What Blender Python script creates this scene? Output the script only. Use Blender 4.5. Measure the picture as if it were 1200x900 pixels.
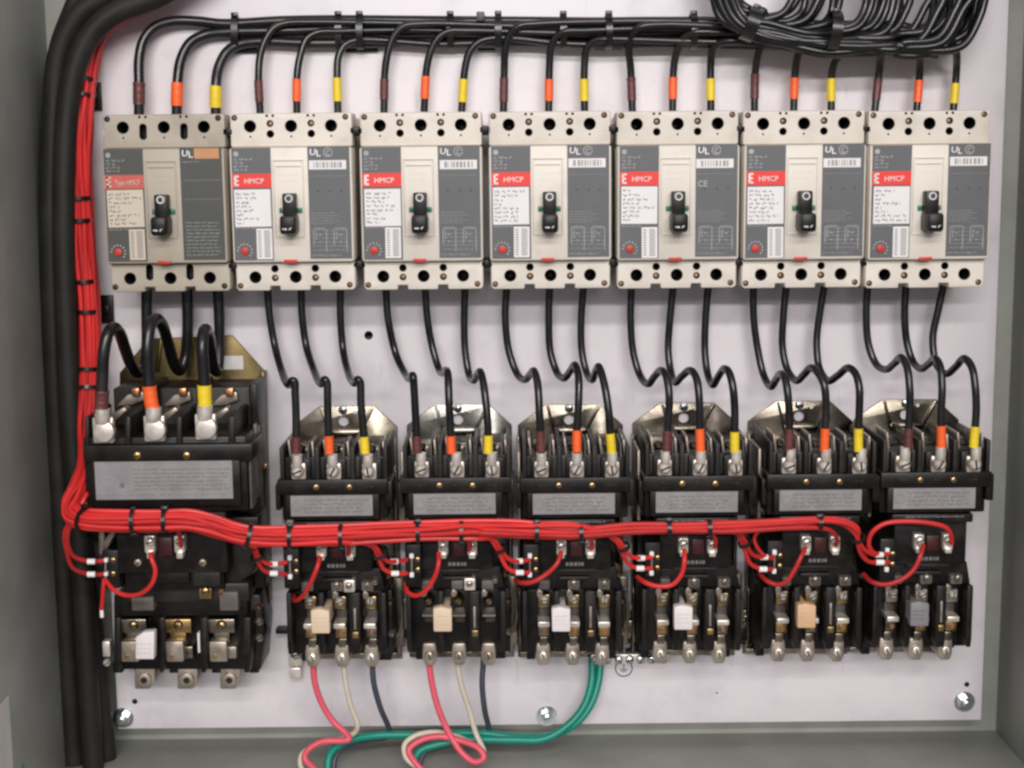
import bpy, bmesh, math, random
from mathutils import Vector, Matrix, Euler
random.seed(7)
for o in list(bpy.data.objects): bpy.data.objects.remove(o)
sc = bpy.context.scene; COL = sc.collection
# ------------------------------------------------------------------ camera
F_PX, DIST, PITCH, ROLL = 1700.0, 1.33, math.radians(8.4), math.radians(0.6)
CAMP = Vector((0, -DIST, 0))
FW = Vector((0, math.cos(PITCH), -math.sin(PITCH)))
R0 = Vector((1, 0, 0)); U0 = Vector((0, math.sin(PITCH), math.cos(PITCH)))
RT = R0*math.cos(ROLL) - U0*math.sin(ROLL); UP = U0*math.cos(ROLL) + R0*math.sin(ROLL)
cd = bpy.data.cameras.new('camera'); cam = bpy.data.objects.new('camera', cd); COL.objects.link(cam)
cam.matrix_world = Matrix(((RT.x, UP.x, -FW.x, CAMP.x), (RT.y, UP.y, -FW.y, CAMP.y), (RT.z, UP.z, -FW.z, CAMP.z), (0, 0, 0, 1)))
cd.sensor_width = 36; cd.lens = 36*F_PX/1200; cd.clip_start = 0.02; cd.clip_end = 50
sc.camera = cam
sc.render.resolution_x, sc.render.resolution_y = 1024, 768
# ------------------------------------------------------------------ light: room ambience and two rows of ceiling tubes
w = bpy.data.worlds.new('World'); sc.world = w; w.use_nodes = True
_n = w.node_tree.nodes; _l = w.node_tree.links          # the room: pale ceiling, grey walls, darker floor
_tc = _n.new('ShaderNodeTexCoord'); _sx = _n.new('ShaderNodeSeparateXYZ'); _cr = _n.new('ShaderNodeValToRGB'); _mr = _n.new('ShaderNodeMapRange')
_mr.inputs['From Min'].default_value = -1; _mr.inputs['From Max'].default_value = 1
_l.new(_tc.outputs['Generated'], _sx.inputs[0]); _l.new(_sx.outputs['Z'], _mr.inputs['Value']); _l.new(_mr.outputs[0], _cr.inputs[0])
_e = _cr.color_ramp.elements; _e[0].position = 0.30; _e[0].color = (0.26, 0.25, 0.26, 1); _e[1].position = 0.75; _e[1].color = (0.95, 0.93, 0.97, 1)
_m = _e.new(0.5); _m.color = (0.60, 0.585, 0.62, 1)
_l.new(_cr.outputs[0], _n['Background'].inputs[0]); _n['Background'].inputs[1].default_value = 0.60
def tube_lamp(name, loc, power, length, width):
    l = bpy.data.lights.new(name, 'AREA'); l.shape = 'RECTANGLE'; l.size = length; l.size_y = width
    l.energy = power; l.color = (1.0, 0.965, 0.94)
    o = bpy.data.objects.new(name, l); COL.objects.link(o); o.location = loc
    d = Vector((0, 0, -0.1)) - Vector(loc); o.rotation_euler = d.to_track_quat('-Z', 'Y').to_euler()
tube_lamp('ceiling_tube_lamp', (0.25, -3.0, 1.40), 51, 2.4, 0.12)
tube_lamp('ceiling_tube_lamp', (0.05, -5.5, 1.42), 132, 3.6, 0.14)
vs = sc.view_settings; vs.view_transform = 'Standard'; vs.look = 'None'; vs.exposure = 0.0; vs.gamma = 1; vs.use_curve_mapping = False
try: sc.cycles.filter_width = 2.6
except Exception: pass
# ------------------------------------------------------------------ pixel of the photograph -> point at height h off the panel
def P(px, py, h):
    d = FW + RT*((px-600)/F_PX) - UP*((py-450)/F_PX)
    return CAMP + d*((-h-CAMP.y)/d.y)
# ------------------------------------------------------------------ materials
MATS = {}
def mat(name, col, rough=0.5, metal=0.0, var=0.12, scale=60.0, bump=0.0, bscale=400.0, rvar=0.1, dirt=None, dscale=9.0, spec=0.5, marks=None, tint=0.0):
    m = bpy.data.materials.new(name); m.use_nodes = True; nt = m.node_tree; N = nt.nodes; L = nt.links
    b = N['Principled BSDF']; b.inputs['Metallic'].default_value = metal
    b.inputs['Specular IOR Level'].default_value = spec
    tc = N.new('ShaderNodeTexCoord'); oi = N.new('ShaderNodeObjectInfo')
    mu = N.new('ShaderNodeMath'); mu.operation = 'MULTIPLY'; mu.inputs[1].default_value = 13.7; L.new(oi.outputs['Random'], mu.inputs[0])
    ad = N.new('ShaderNodeVectorMath'); ad.operation = 'ADD'; L.new(tc.outputs['Object'], ad.inputs[0]); L.new(mu.outputs[0], ad.inputs[1])
    n = N.new('ShaderNodeTexNoise'); n.inputs['Scale'].default_value = scale; n.inputs['Detail'].default_value = 5; L.new(ad.outputs[0], n.inputs['Vector'])
    r = N.new('ShaderNodeValToRGB'); r.color_ramp.elements[0].position = 0.3; r.color_ramp.elements[1].position = 0.7
    c0 = [max(0, x*(1-var)) for x in col]; c1 = [min(1, x*(1+var)) for x in col]
    r.color_ramp.elements[0].color = (*c0, 1); r.color_ramp.elements[1].color = (*c1, 1)
    L.new(n.outputs['Fac'], r.inputs[0]); out = r.outputs[0]
    if dirt:
        n2 = N.new('ShaderNodeTexNoise'); n2.inputs['Scale'].default_value = dscale; n2.inputs['Detail'].default_value = 7; n2.inputs['Roughness'].default_value = 0.62
        L.new(ad.outputs[0], n2.inputs['Vector'])
        r2 = N.new('ShaderNodeValToRGB'); r2.color_ramp.elements[0].position = 0.52; r2.color_ramp.elements[1].position = 0.78
        r2.color_ramp.elements[0].color = (0, 0, 0, 1); r2.color_ramp.elements[1].color = (1, 1, 1, 1); L.new(n2.outputs['Fac'], r2.inputs[0])
        mx = N.new('ShaderNodeMix'); mx.data_type = 'RGBA'; L.new(r2.outputs[0], mx.inputs['Factor']); L.new(out, mx.inputs['A']); mx.inputs['B'].default_value = (*dirt, 1)
        out = mx.outputs['Result']
    if marks:        # sparse thin scratches and scuffs
        mp = N.new('ShaderNodeMapping'); mp.inputs['Scale'].default_value = (30, 30, 4); mp.inputs['Rotation'].default_value = (0, 0.5, 0); L.new(ad.outputs[0], mp.inputs['Vector'])
        n4 = N.new('ShaderNodeTexNoise'); n4.inputs['Scale'].default_value = 3.2; n4.inputs['Detail'].default_value = 8; n4.inputs['Roughness'].default_value = 0.7; L.new(mp.outputs[0], n4.inputs['Vector'])
        r4 = N.new('ShaderNodeValToRGB'); r4.color_ramp.elements[0].position = 0.62; r4.color_ramp.elements[1].position = 0.78
        r4.color_ramp.elements[0].color = (0, 0, 0, 1); r4.color_ramp.elements[1].color = (0.7, 0.7, 0.7, 1); L.new(n4.outputs['Fac'], r4.inputs[0])
        m4 = N.new('ShaderNodeMix'); m4.data_type = 'RGBA'; L.new(r4.outputs[0], m4.inputs['Factor']); L.new(out, m4.inputs['A']); m4.inputs['B'].default_value = (*marks, 1); out = m4.outputs['Result']
    if tint:         # each piece aged a little differently
        hs = N.new('ShaderNodeHueSaturation'); tm = N.new('ShaderNodeMapRange'); tm.inputs['To Min'].default_value = 1-tint; tm.inputs['To Max'].default_value = 1+tint
        L.new(oi.outputs['Random'], tm.inputs['Value']); L.new(tm.outputs[0], hs.inputs['Value']); L.new(out, hs.inputs['Color']); out = hs.outputs['Color']
    L.new(out, b.inputs['Base Color'])
    mr = N.new('ShaderNodeMapRange'); mr.inputs['To Min'].default_value = max(0.02, rough-rvar); mr.inputs['To Max'].default_value = min(1, rough+rvar)
    L.new(n.outputs['Fac'], mr.inputs['Value']); L.new(mr.outputs[0], b.inputs['Roughness'])
    if bump:
        n3 = N.new('ShaderNodeTexNoise'); n3.inputs['Scale'].default_value = bscale; n3.inputs['Detail'].default_value = 3; L.new(ad.outputs[0], n3.inputs['Vector'])
        bp = N.new('ShaderNodeBump'); bp.inputs['Strength'].default_value = bump; bp.inputs['Distance'].default_value = 0.001
        L.new(n3.outputs['Fac'], bp.inputs['Height']); L.new(bp.outputs[0], b.inputs['Normal'])
    MATS[name] = m
    return m
mat('panel_paint', (0.725, 0.68, 0.71), 0.40, var=0.045, scale=6, bump=0.05, bscale=120, dirt=(0.56, 0.53, 0.56), dscale=13, marks=(0.42, 0.40, 0.42))
mat('cabinet_paint', (0.355, 0.362, 0.33), 0.45, var=0.12, scale=14, bump=0.06, bscale=300, dirt=(0.29, 0.285, 0.26), dscale=11, marks=(0.22, 0.21, 0.19))
mat('beige_plastic', (0.69, 0.635, 0.555), 0.45, tint=0.06, var=0.05, scale=40, bump=0.03, dirt=(0.57, 0.52, 0.45), dscale=45)
mat('aged_plastic', (0.43, 0.38, 0.305), 0.5, var=0.06, scale=40, bump=0.04, dirt=(0.32, 0.28, 0.22), dscale=30)
mat('grey_label', (0.105, 0.107, 0.113), 0.45, var=0.06)
mat('aged_label', (0.06, 0.062, 0.056), 0.5, var=0.08)
mat('red_label', (0.80, 0.035, 0.025), 0.45, var=0.05)
mat('faded_red_label', (0.55, 0.10, 0.08), 0.5, var=0.08)
mat('white_label', (0.78, 0.75, 0.74), 0.5, var=0.03)
mat('cream_label', (0.60, 0.52, 0.42), 0.55, var=0.05)
mat('orange_label', (0.55, 0.26, 0.10), 0.5, var=0.1)
mat('dark_ink', (0.06, 0.06, 0.07), 0.6)
mat('grey_ink', (0.33, 0.33, 0.33), 0.6)
mat('pale_ink', (0.40, 0.40, 0.40), 0.6)
mat('faint_ink', (0.15, 0.14, 0.14), 0.6)
mat('tag_ink', (0.45, 0.36, 0.30), 0.6)
mat('white_ink', (0.80, 0.80, 0.78), 0.5)
mat('blue_ink', (0.22, 0.22, 0.36), 0.6)
mat('black_plastic', (0.009, 0.0075, 0.007), 0.38, spec=0.3, var=0.35, scale=90, bump=0.08, bscale=600, dirt=(0.03, 0.023, 0.018), dscale=34)
mat('dusty_black', (0.016, 0.0135, 0.012), 0.45, spec=0.35, var=0.35, scale=80, bump=0.1, bscale=500, dirt=(0.04, 0.033, 0.026), dscale=35)
mat('hole_black', (0.006, 0.006, 0.006), 0.7)
mat('green_plastic', (0.0, 0.16, 0.10), 0.4)
mat('red_plastic', (0.55, 0.03, 0.02), 0.45)
mat('dark_screw', (0.16, 0.12, 0.09), 0.4, metal=0.7)
mat('dark_red_plastic', (0.05, 0.008, 0.008), 0.4)
mat('wire_black', (0.008, 0.0075, 0.008), 0.30, spec=0.55, var=0.35, scale=40, bump=0.12, bscale=90, rvar=0.16, tint=0.3, dirt=(0.025, 0.022, 0.02), dscale=25)
mat('cable_black', (0.016, 0.0155, 0.013), 0.55, spec=0.3, var=0.2, scale=40, bump=0.05, dirt=(0.03, 0.028, 0.024), dscale=16)
mat('wire_red', (0.58, 0.026, 0.025), 0.42, var=0.15, scale=30, bump=0.06, bscale=200, tint=0.22)
mat('wire_pink', (0.72, 0.10, 0.14), 0.42, var=0.08)
mat('wire_white', (0.58, 0.52, 0.42), 0.45, var=0.08)
mat('wire_slate', (0.05, 0.055, 0.075), 0.42, var=0.15)
mat('wire_green', (0.0, 0.24, 0.17), 0.4, var=0.12)
mat('wire_leaf_green', (0.02, 0.22, 0.05), 0.4, var=0.12)
mat('tape_brown', (0.12, 0.035, 0.032), 0.42, var=0.15, bump=0.04)
mat('tape_orange', (0.92, 0.13, 0.025), 0.42, var=0.08, bump=0.04)
mat('tape_yellow', (0.82, 0.60, 0.025), 0.42, var=0.08, bump=0.04)
mat('tin', (0.80, 0.74, 0.66), 0.34, metal=0.6, var=0.15, scale=120, dirt=(0.58, 0.46, 0.33), dscale=90)
mat('dull_tin', (0.42, 0.36, 0.30), 0.40, metal=0.75, var=0.2, scale=120, dirt=(0.25, 0.20, 0.14), dscale=90)
mat('brass', (0.46, 0.31, 0.14), 0.34, metal=1, var=0.2, scale=120, dirt=(0.36, 0.22, 0.09), dscale=70)
mat('copper', (0.65, 0.32, 0.16), 0.35, metal=1, var=0.15)
mat('zinc_bright', (0.66, 0.68, 0.70), 0.25, metal=1, var=0.15, scale=120)
mat('chromate_dark', (0.17, 0.15, 0.12), 0.24, metal=1, var=0.75, scale=20, bump=0.5, bscale=45, dirt=(0.075, 0.04, 0.028), dscale=26)
mat('chromate_olive', (0.10, 0.076, 0.036), 0.40, metal=1, var=0.7, scale=18, bump=0.5, bscale=35, dirt=(0.17, 0.06, 0.025), dscale=16)
mat('chromate_tan', (0.27, 0.235, 0.185), 0.28, metal=1, var=0.5, scale=22, bump=0.4, bscale=45, dirt=(0.16, 0.10, 0.06), dscale=22)
mat('plate_steel', (0.27, 0.265, 0.24), 0.28, metal=1, var=0.35, scale=22, bump=0.4, bscale=45, dirt=(0.19, 0.18, 0.15), dscale=22)
mat('nameplate', (0.30, 0.285, 0.29), 0.42, metal=0.25, var=0.1, scale=70)
mat('brown_screw', (0.36, 0.21, 0.13), 0.45, metal=0.4, var=0.2)
mat('ferrule', (0.85, 0.83, 0.82), 0.4, var=0.03)
mat('tag_cream', (0.72, 0.56, 0.40), 0.5, var=0.04)
mat('tag_tan', (0.66, 0.42, 0.24), 0.5, var=0.05)
mat('tag_white', (0.76, 0.71, 0.70), 0.5, var=0.04)
mat('tag_grey', (0.22, 0.21, 0.22), 0.5, var=0.06)
mat('cheek_grey', (0.11, 0.095, 0.085), 0.45, var=0.25)
mat('paper', (0.62, 0.60, 0.56), 0.6, var=0.06)
mat('taupe', (0.06, 0.05, 0.043), 0.45, var=0.25)
# ------------------------------------------------------------------ geometry collector; local frame (u right, v up, h off the panel)
def loc(u, v, h): return (u, -h, v)
class G:
    def __init__(s): s.v = []; s.f = []; s.m = []
    def add(s, vs, fs, m=0):
        k = len(s.v); s.v += [tuple(p) for p in vs]; s.f += [tuple(i+k for i in f) for f in fs]; s.m += [m]*len(fs); return s
    def _bev(s, vs, fs, b, m, seg=2):
        if b <= 0: return s.add(vs, fs, m)
        bm = bmesh.new(); bv = [bm.verts.new(p) for p in vs]
        for f in fs: bm.faces.new([bv[i] for i in f])
        bmesh.ops.recalc_face_normals(bm, faces=bm.faces)
        ed = [e for e in bm.edges if e.calc_face_angle(0) > 0.6]
        bmesh.ops.bevel(bm, geom=ed, offset=b, segments=seg, affect='EDGES', profile=0.5, clamp_overlap=True)
        bm.verts.index_update()
        s.add([v.co[:] for v in bm.verts], [[v.index for v in f.verts] for f in bm.faces], m); bm.free(); return s
    def prism(s, poly, h0, h1, b=0, m=0, taper=0.0):
        n = len(poly); cu = sum(p[0] for p in poly)/n; cv = sum(p[1] for p in poly)/n
        vs = [loc(u, v, h0) for u, v in poly] + [loc(cu+(u-cu)*(1-taper), cv+(v-cv)*(1-taper), h1) for u, v in poly]
        fs = [list(range(n))[::-1], list(range(n, 2*n))] + [[i, (i+1) % n, n+(i+1) % n, n+i] for i in range(n)]
        a = sum(poly[i][0]*poly[(i+1) % n][1]-poly[(i+1) % n][0]*poly[i][1] for i in range(n))
        if a < 0: fs = [f[::-1] for f in fs]
        return s._bev(vs, fs, b, m)
    def box(s, u0, u1, v0, v1, h0, h1, b=0, m=0, taper=0.0):
        if u0 > u1: u0, u1 = u1, u0
        if v0 > v1: v0, v1 = v1, v0
        return s.prism([(u0, v0), (u1, v0), (u1, v1), (u0, v1)], h0, h1, b, m, taper)
    def cyl(s, u, v, h0, h1, r, n=16, b=0, m=0, rot=0.0):
        return s.prism([(u+r*math.cos(2*math.pi*i/n+rot), v+r*math.sin(2*math.pi*i/n+rot)) for i in range(n)], h0, h1, b, m)
    def dome(s, u, v, h0, h1, r, n=16, m=0):
        prof = [(r, h0), (r, h0+(h1-h0)*.45), (r*.86, h0+(h1-h0)*.8), (r*.5, h1), (0, h1)]
        vs = []; fs = []
        for rr, hh in prof[:-1]: vs += [loc(u+rr*math.cos(2*math.pi*i/n), v+rr*math.sin(2*math.pi*i/n), hh) for i in range(n)]
        for k in range(3):
            for i in range(n): fs.append([k*n+i, k*n+(i+1) % n, (k+1)*n+(i+1) % n, (k+1)*n+i])
        fs.append([3*n+i for i in range(n)]); return s.add(vs, fs, m)
    def screw(s, u, v, h0, h1, r, a=0.6, m=0, dark=1, cross=False):
        s.dome(u, v, h0, h1, r, 16, m); d = r*0.75; t = r*0.14
        for aa in ([a, a+math.pi/2] if cross else [a]):
            c, n = math.cos(aa), math.sin(aa)
            q = [(u+c*d-n*t, v+n*d+c*t), (u-c*d-n*t, v-n*d+c*t), (u-c*d+n*t, v-n*d-c*t), (u+c*d+n*t, v+n*d-c*t)]
            s.prism(q, h1-0.0004, h1+0.00025, 0, dark)
        return s
    def tube(s, pts, r, n=10, m=0, caps=True):
        pts = [Vector(p) for p in pts]; k = len(pts); T = []
        for i in range(k): T.append((pts[min(i+1, k-1)]-pts[max(i-1, 0)]).normalized())
        ref = Vector((0, -1, 0)) if abs(T[0].y) < 0.9 else Vector((0, 0, 1))
        x = T[0].cross(ref).normalized(); vs = []; fs = []
        for i in range(k):
            x = (x - T[i]*x.dot(T[i])).normalized(); y = T[i].cross(x)
            rr = r(i/(k-1)) if callable(r) else r
            for j in range(n):
                a = 2*math.pi*j/n; vs.append(pts[i]+x*(rr*math.cos(a))+y*(rr*math.sin(a)))
        for i in range(k-1):
            for j in range(n): fs.append([i*n+j, i*n+(j+1) % n, (i+1)*n+(j+1) % n, (i+1)*n+j])
        if caps: fs += [list(range(n))[::-1], [(k-1)*n+j for j in range(n)]]
        return s.add(vs, fs, m)
    def rod(s, p0, p1, r, n=12, m=0): return s.tube([p0, Vector(p0).lerp(Vector(p1), .5), p1], r, n, m)
    def mesh(s, name, mats):
        me = bpy.data.meshes.new(name); me.from_pydata(s.v, [], s.f)
        for mm in mats: me.materials.append(MATS[mm])
        for p, i in zip(me.polygons, s.m): p.material_index = i; p.use_smooth = True
        me.update(); me.set_sharp_from_angle(angle=math.radians(38)); return me
def greek(g, u0, u1, v0, v1, rows, h, seed=0, fill=0.85, thick=0.5, m=0, wmin=.06, wmax=.2):   # rows of unreadable small print
    rr = random.Random(seed); dv = (v1-v0)/rows
    for i in range(rows):
        v = v1-dv*(i+.5); u = u0; end = u0+(u1-u0)*(1-(1-fill)*rr.random()*1.6)
        lh = dv*thick; lw = max(lh*.55, (u1-u0)*.012)
        while u < end:
            ww = (u1-u0)*rr.uniform(wmin, wmax); e = min(u+ww, end)
            while u < e:                     # strokes of one word
                a_ = rr.uniform(.45, 1.0)*lw; top = lh/2*rr.choice((1, 1, .72, .6)); bot = -lh/2*rr.choice((1, 1, 1, 1.35))
                if rr.random() < .3: g.box(u, u+a_, v+bot*.2, v+top, h-.0001, h+.00012, 0, m)
                elif rr.random() < .5: g.box(u, u+a_*.5, v+bot, v+top, h-.0001, h+.00012, 0, m)
                else: g.box(u, u+a_, v+bot, v+top*.2, h-.0001, h+.00012, 0, m)
                u += a_+lw*.28
            u += lw*rr.uniform(.9, 1.8)
    return g
def bars(g, u0, u1, v0, v1, rows, h, seed=0, thick=0.5, m=0, wmin=.06, wmax=.2):   # solid bars: barcodes and block print
    rr = random.Random(seed); dv = (v1-v0)/rows
    for i in range(rows):
        v = v1-dv*(i+.5); u = u0
        while u < u1:
            e = min(u+(u1-u0)*rr.uniform(wmin, wmax), u1)
            g.box(u, e, v-dv*thick/2, v+dv*thick/2, h-.0001, h+.00012, 0, m); u = e+(u1-u0)*rr.uniform(.03, .07)
    return g
def text_geo(g, txt, u, v, size, h, m=0, squash=1.0, shear=0.0, bold=0.018):
    cu = bpy.data.curves.new('t', 'FONT'); cu.body = txt; cu.size = size; cu.shear = shear; cu.resolution_u = 2; cu.offset = size*bold
    o = bpy.data.objects.new('t', cu); COL.objects.link(o); dg = bpy.context.evaluated_depsgraph_get(); dg.update()
    me = o.evaluated_get(dg).to_mesh(); vs = [loc(u+p.co.x*squash, v+p.co.y, h) for p in me.vertices]; fs = [list(p.vertices) for p in me.polygons]
    g.add(vs, fs, m); o.evaluated_get(dg).to_mesh_clear(); bpy.data.objects.remove(o); bpy.data.curves.remove(cu); return g
# ------------------------------------------------------------------ objects
CACHE = {}
def tag(o, label=None, cat=None, group=None, kind=None):
    if label: o['label'] = label
    if cat: o['category'] = cat
    if group: o['group'] = group
    if kind: o['kind'] = kind
    return o
def obj(name, g, mats, parent=None, key=None, at=None):
    if isinstance(mats, str): mats = [mats]
    kk = (key, tuple(mats)) if key else None
    if kk and kk in CACHE: me = CACHE[kk]
    else:
        me = (g() if callable(g) else g).mesh(name, mats)
        if kk: CACHE[kk] = me
    o = bpy.data.objects.new(name, me); COL.objects.link(o)
    if parent: o.parent = parent
    if name.endswith(('print', 'ticks', 'barcode', 'lettering', 'embossing', '_mark', 'marking')): o['kind'] = 'stuff'
    if at is not None: o.location = at
    return o
def empty(name, at): o = bpy.data.objects.new(name, None); COL.objects.link(o); o.location = at; o.empty_display_size = .02; return o
def cut(o, cutters, mats=None):            # real holes: boolean difference with cylinders
    me = bpy.data.meshes.new('c'); cutters.m = [1]*len(cutters.f)
    me.from_pydata(cutters.v, [], cutters.f)
    for mm in (o.data.materials[0].name, 'hole_black'): me.materials.append(MATS[mm])
    for p in me.polygons: p.material_index = 1
    c = bpy.data.objects.new('c', me); COL.objects.link(c)
    if len(o.data.materials) < 2: o.data.materials.append(MATS['hole_black'])
    md = o.modifiers.new('b', 'BOOLEAN'); md.object = c; md.operation = 'DIFFERENCE'; md.solver = 'EXACT'
    c.parent = o.parent; c.location = o.location
    dg = bpy.context.evaluated_depsgraph_get(); dg.update()
    nm = bpy.data.meshes.new_from_object(o.evaluated_get(dg)); o.modifiers.clear(); o.data = nm
    for p in nm.polygons: p.use_smooth = True
    nm.set_sharp_from_angle(angle=math.radians(38))
    bpy.data.objects.remove(c); return nm
def spline(pts, sub=7):
    pts = [Vector(p) for p in pts]; n = len(pts)
    if n < 3: return pts
    q = [pts[0]*2-pts[1]] + pts + [pts[-1]*2-pts[-2]]; out = []
    for i in range(1, n):
        p0, p1, p2, p3 = q[i-1:i+3]
        t0 = 0; t1 = t0+max((p1-p0).length, 1e-5)**.5; t2 = t1+max((p2-p1).length, 1e-5)**.5; t3 = t2+max((p3-p2).length, 1e-5)**.5
        for k in range(sub):
            t = t1+(t2-t1)*k/sub
            a1 = p0*((t1-t)/(t1-t0))+p1*((t-t0)/(t1-t0)); a2 = p1*((t2-t)/(t2-t1))+p2*((t-t1)/(t2-t1)); a3 = p2*((t3-t)/(t3-t2))+p3*((t-t2)/(t3-t2))
            b1 = a1*((t2-t)/(t2-t0))+a2*((t-t0)/(t2-t0)); b2 = a2*((t3-t)/(t3-t1))+a3*((t-t1)/(t3-t1))
            out.append(b1*((t2-t)/(t2-t1))+b2*((t-t1)/(t2-t1)))
    out.append(pts[-1]); return out
def PP(l): return [P(*p) for p in l]
def wire(name, pts, r, m, label, cat, group=None, band=None, sub=7, world=False, n=10):
    pl = spline(pts if world else PP(pts), sub); base = pl[0].copy()
    o = obj(name, G().tube([p-base for p in pl], r, n), m); o.location = base; tag(o, label, cat, group)
    if band:
        z0, z1, bm_, bn = band; seg = []
        for p, q in zip(pl, pl[1:]):
            for t in (0, .25, .5, .75):
                c = p.lerp(q, t)
                if z0 <= c.z <= z1: seg.append(c)
            if p.z > z1+.01: break
        if len(seg) > 2:
            k = len(seg)
            obj(bn, G().tube([p-base for p in seg], lambda s: r*(1.13+.045*((s*3.2+len(label)*.37) % 1.0)+.03*(s > .9)*((len(label)+int(base.x*900)) % 3)), 14), bm_, o)
    return o
ORD = ['first', 'second', 'third', 'fourth', 'fifth', 'sixth', 'seventh']
def th(k): return ORD[k]
# ------------------------------------------------------------------ setting: cabinet shell and mounting panel
XL = P(76, 425, -.028).x; XR = P(1184, 425, -.028).x; ZF = P(640, 861, -.028).z; ZT = 0.62; HB = -.028; HFR = 0.30
def shell(name, u0, u1, v0, v1, h0, h1): return tag(obj(name, G().box(u0, u1, v0, v1, h0, h1, .0008), 'cabinet_paint'), kind='structure')
shell('cabinet_back_wall', XL-.002, XR+.002, ZF-.002, ZT, HB-.004, HB)
shell('cabinet_side_wall_left', XL-.004, XL, ZF-.002, ZT, HB+.0003, HFR)
shell('cabinet_side_wall_right', XR, XR+.004, ZF-.002, ZT, HB+.0003, HFR)
shell('cabinet_floor', XL+.0002, XR-.0002, ZF-.004, ZF, HB+.0003, HFR)
shell('cabinet_ceiling', XL+.0002, XR-.0002, ZT-.004, ZT, HB+.0003, HFR)
a, b, c, d = P(116, 425, 0), P(1166, 425, 0), P(640, 849, 0), P(640, 0, 0)
panel = obj('mounting_panel', G().box(a.x, b.x, c.z, 0.56, -.003, 0, .0006), 'panel_paint'); tag(panel, kind='structure')
cg = G()
for (x, y, r) in ((432, 393, 5.2), (1133, 802, 3.2), (158, 822, 3.4), (840, 812, 1.2)):
    q = P(x, y, 0); cg.cyl(q.x, q.z, -.02, .02, r/1270, 14)
cut(panel, cg)
# a long crease where the panel's edge is folded back towards the cabinet
obj('panel_flange', G().box(a.x+.002, b.x-.002, c.z+.0002, c.z+.002, -.02, -.0032, .0004), 'panel_paint', panel)
obj('panel_flange', G().box(b.x-.002, b.x-.0002, c.z+.0025, 0.55, -.02, -.0032, .0004), 'panel_paint', panel)
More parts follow.
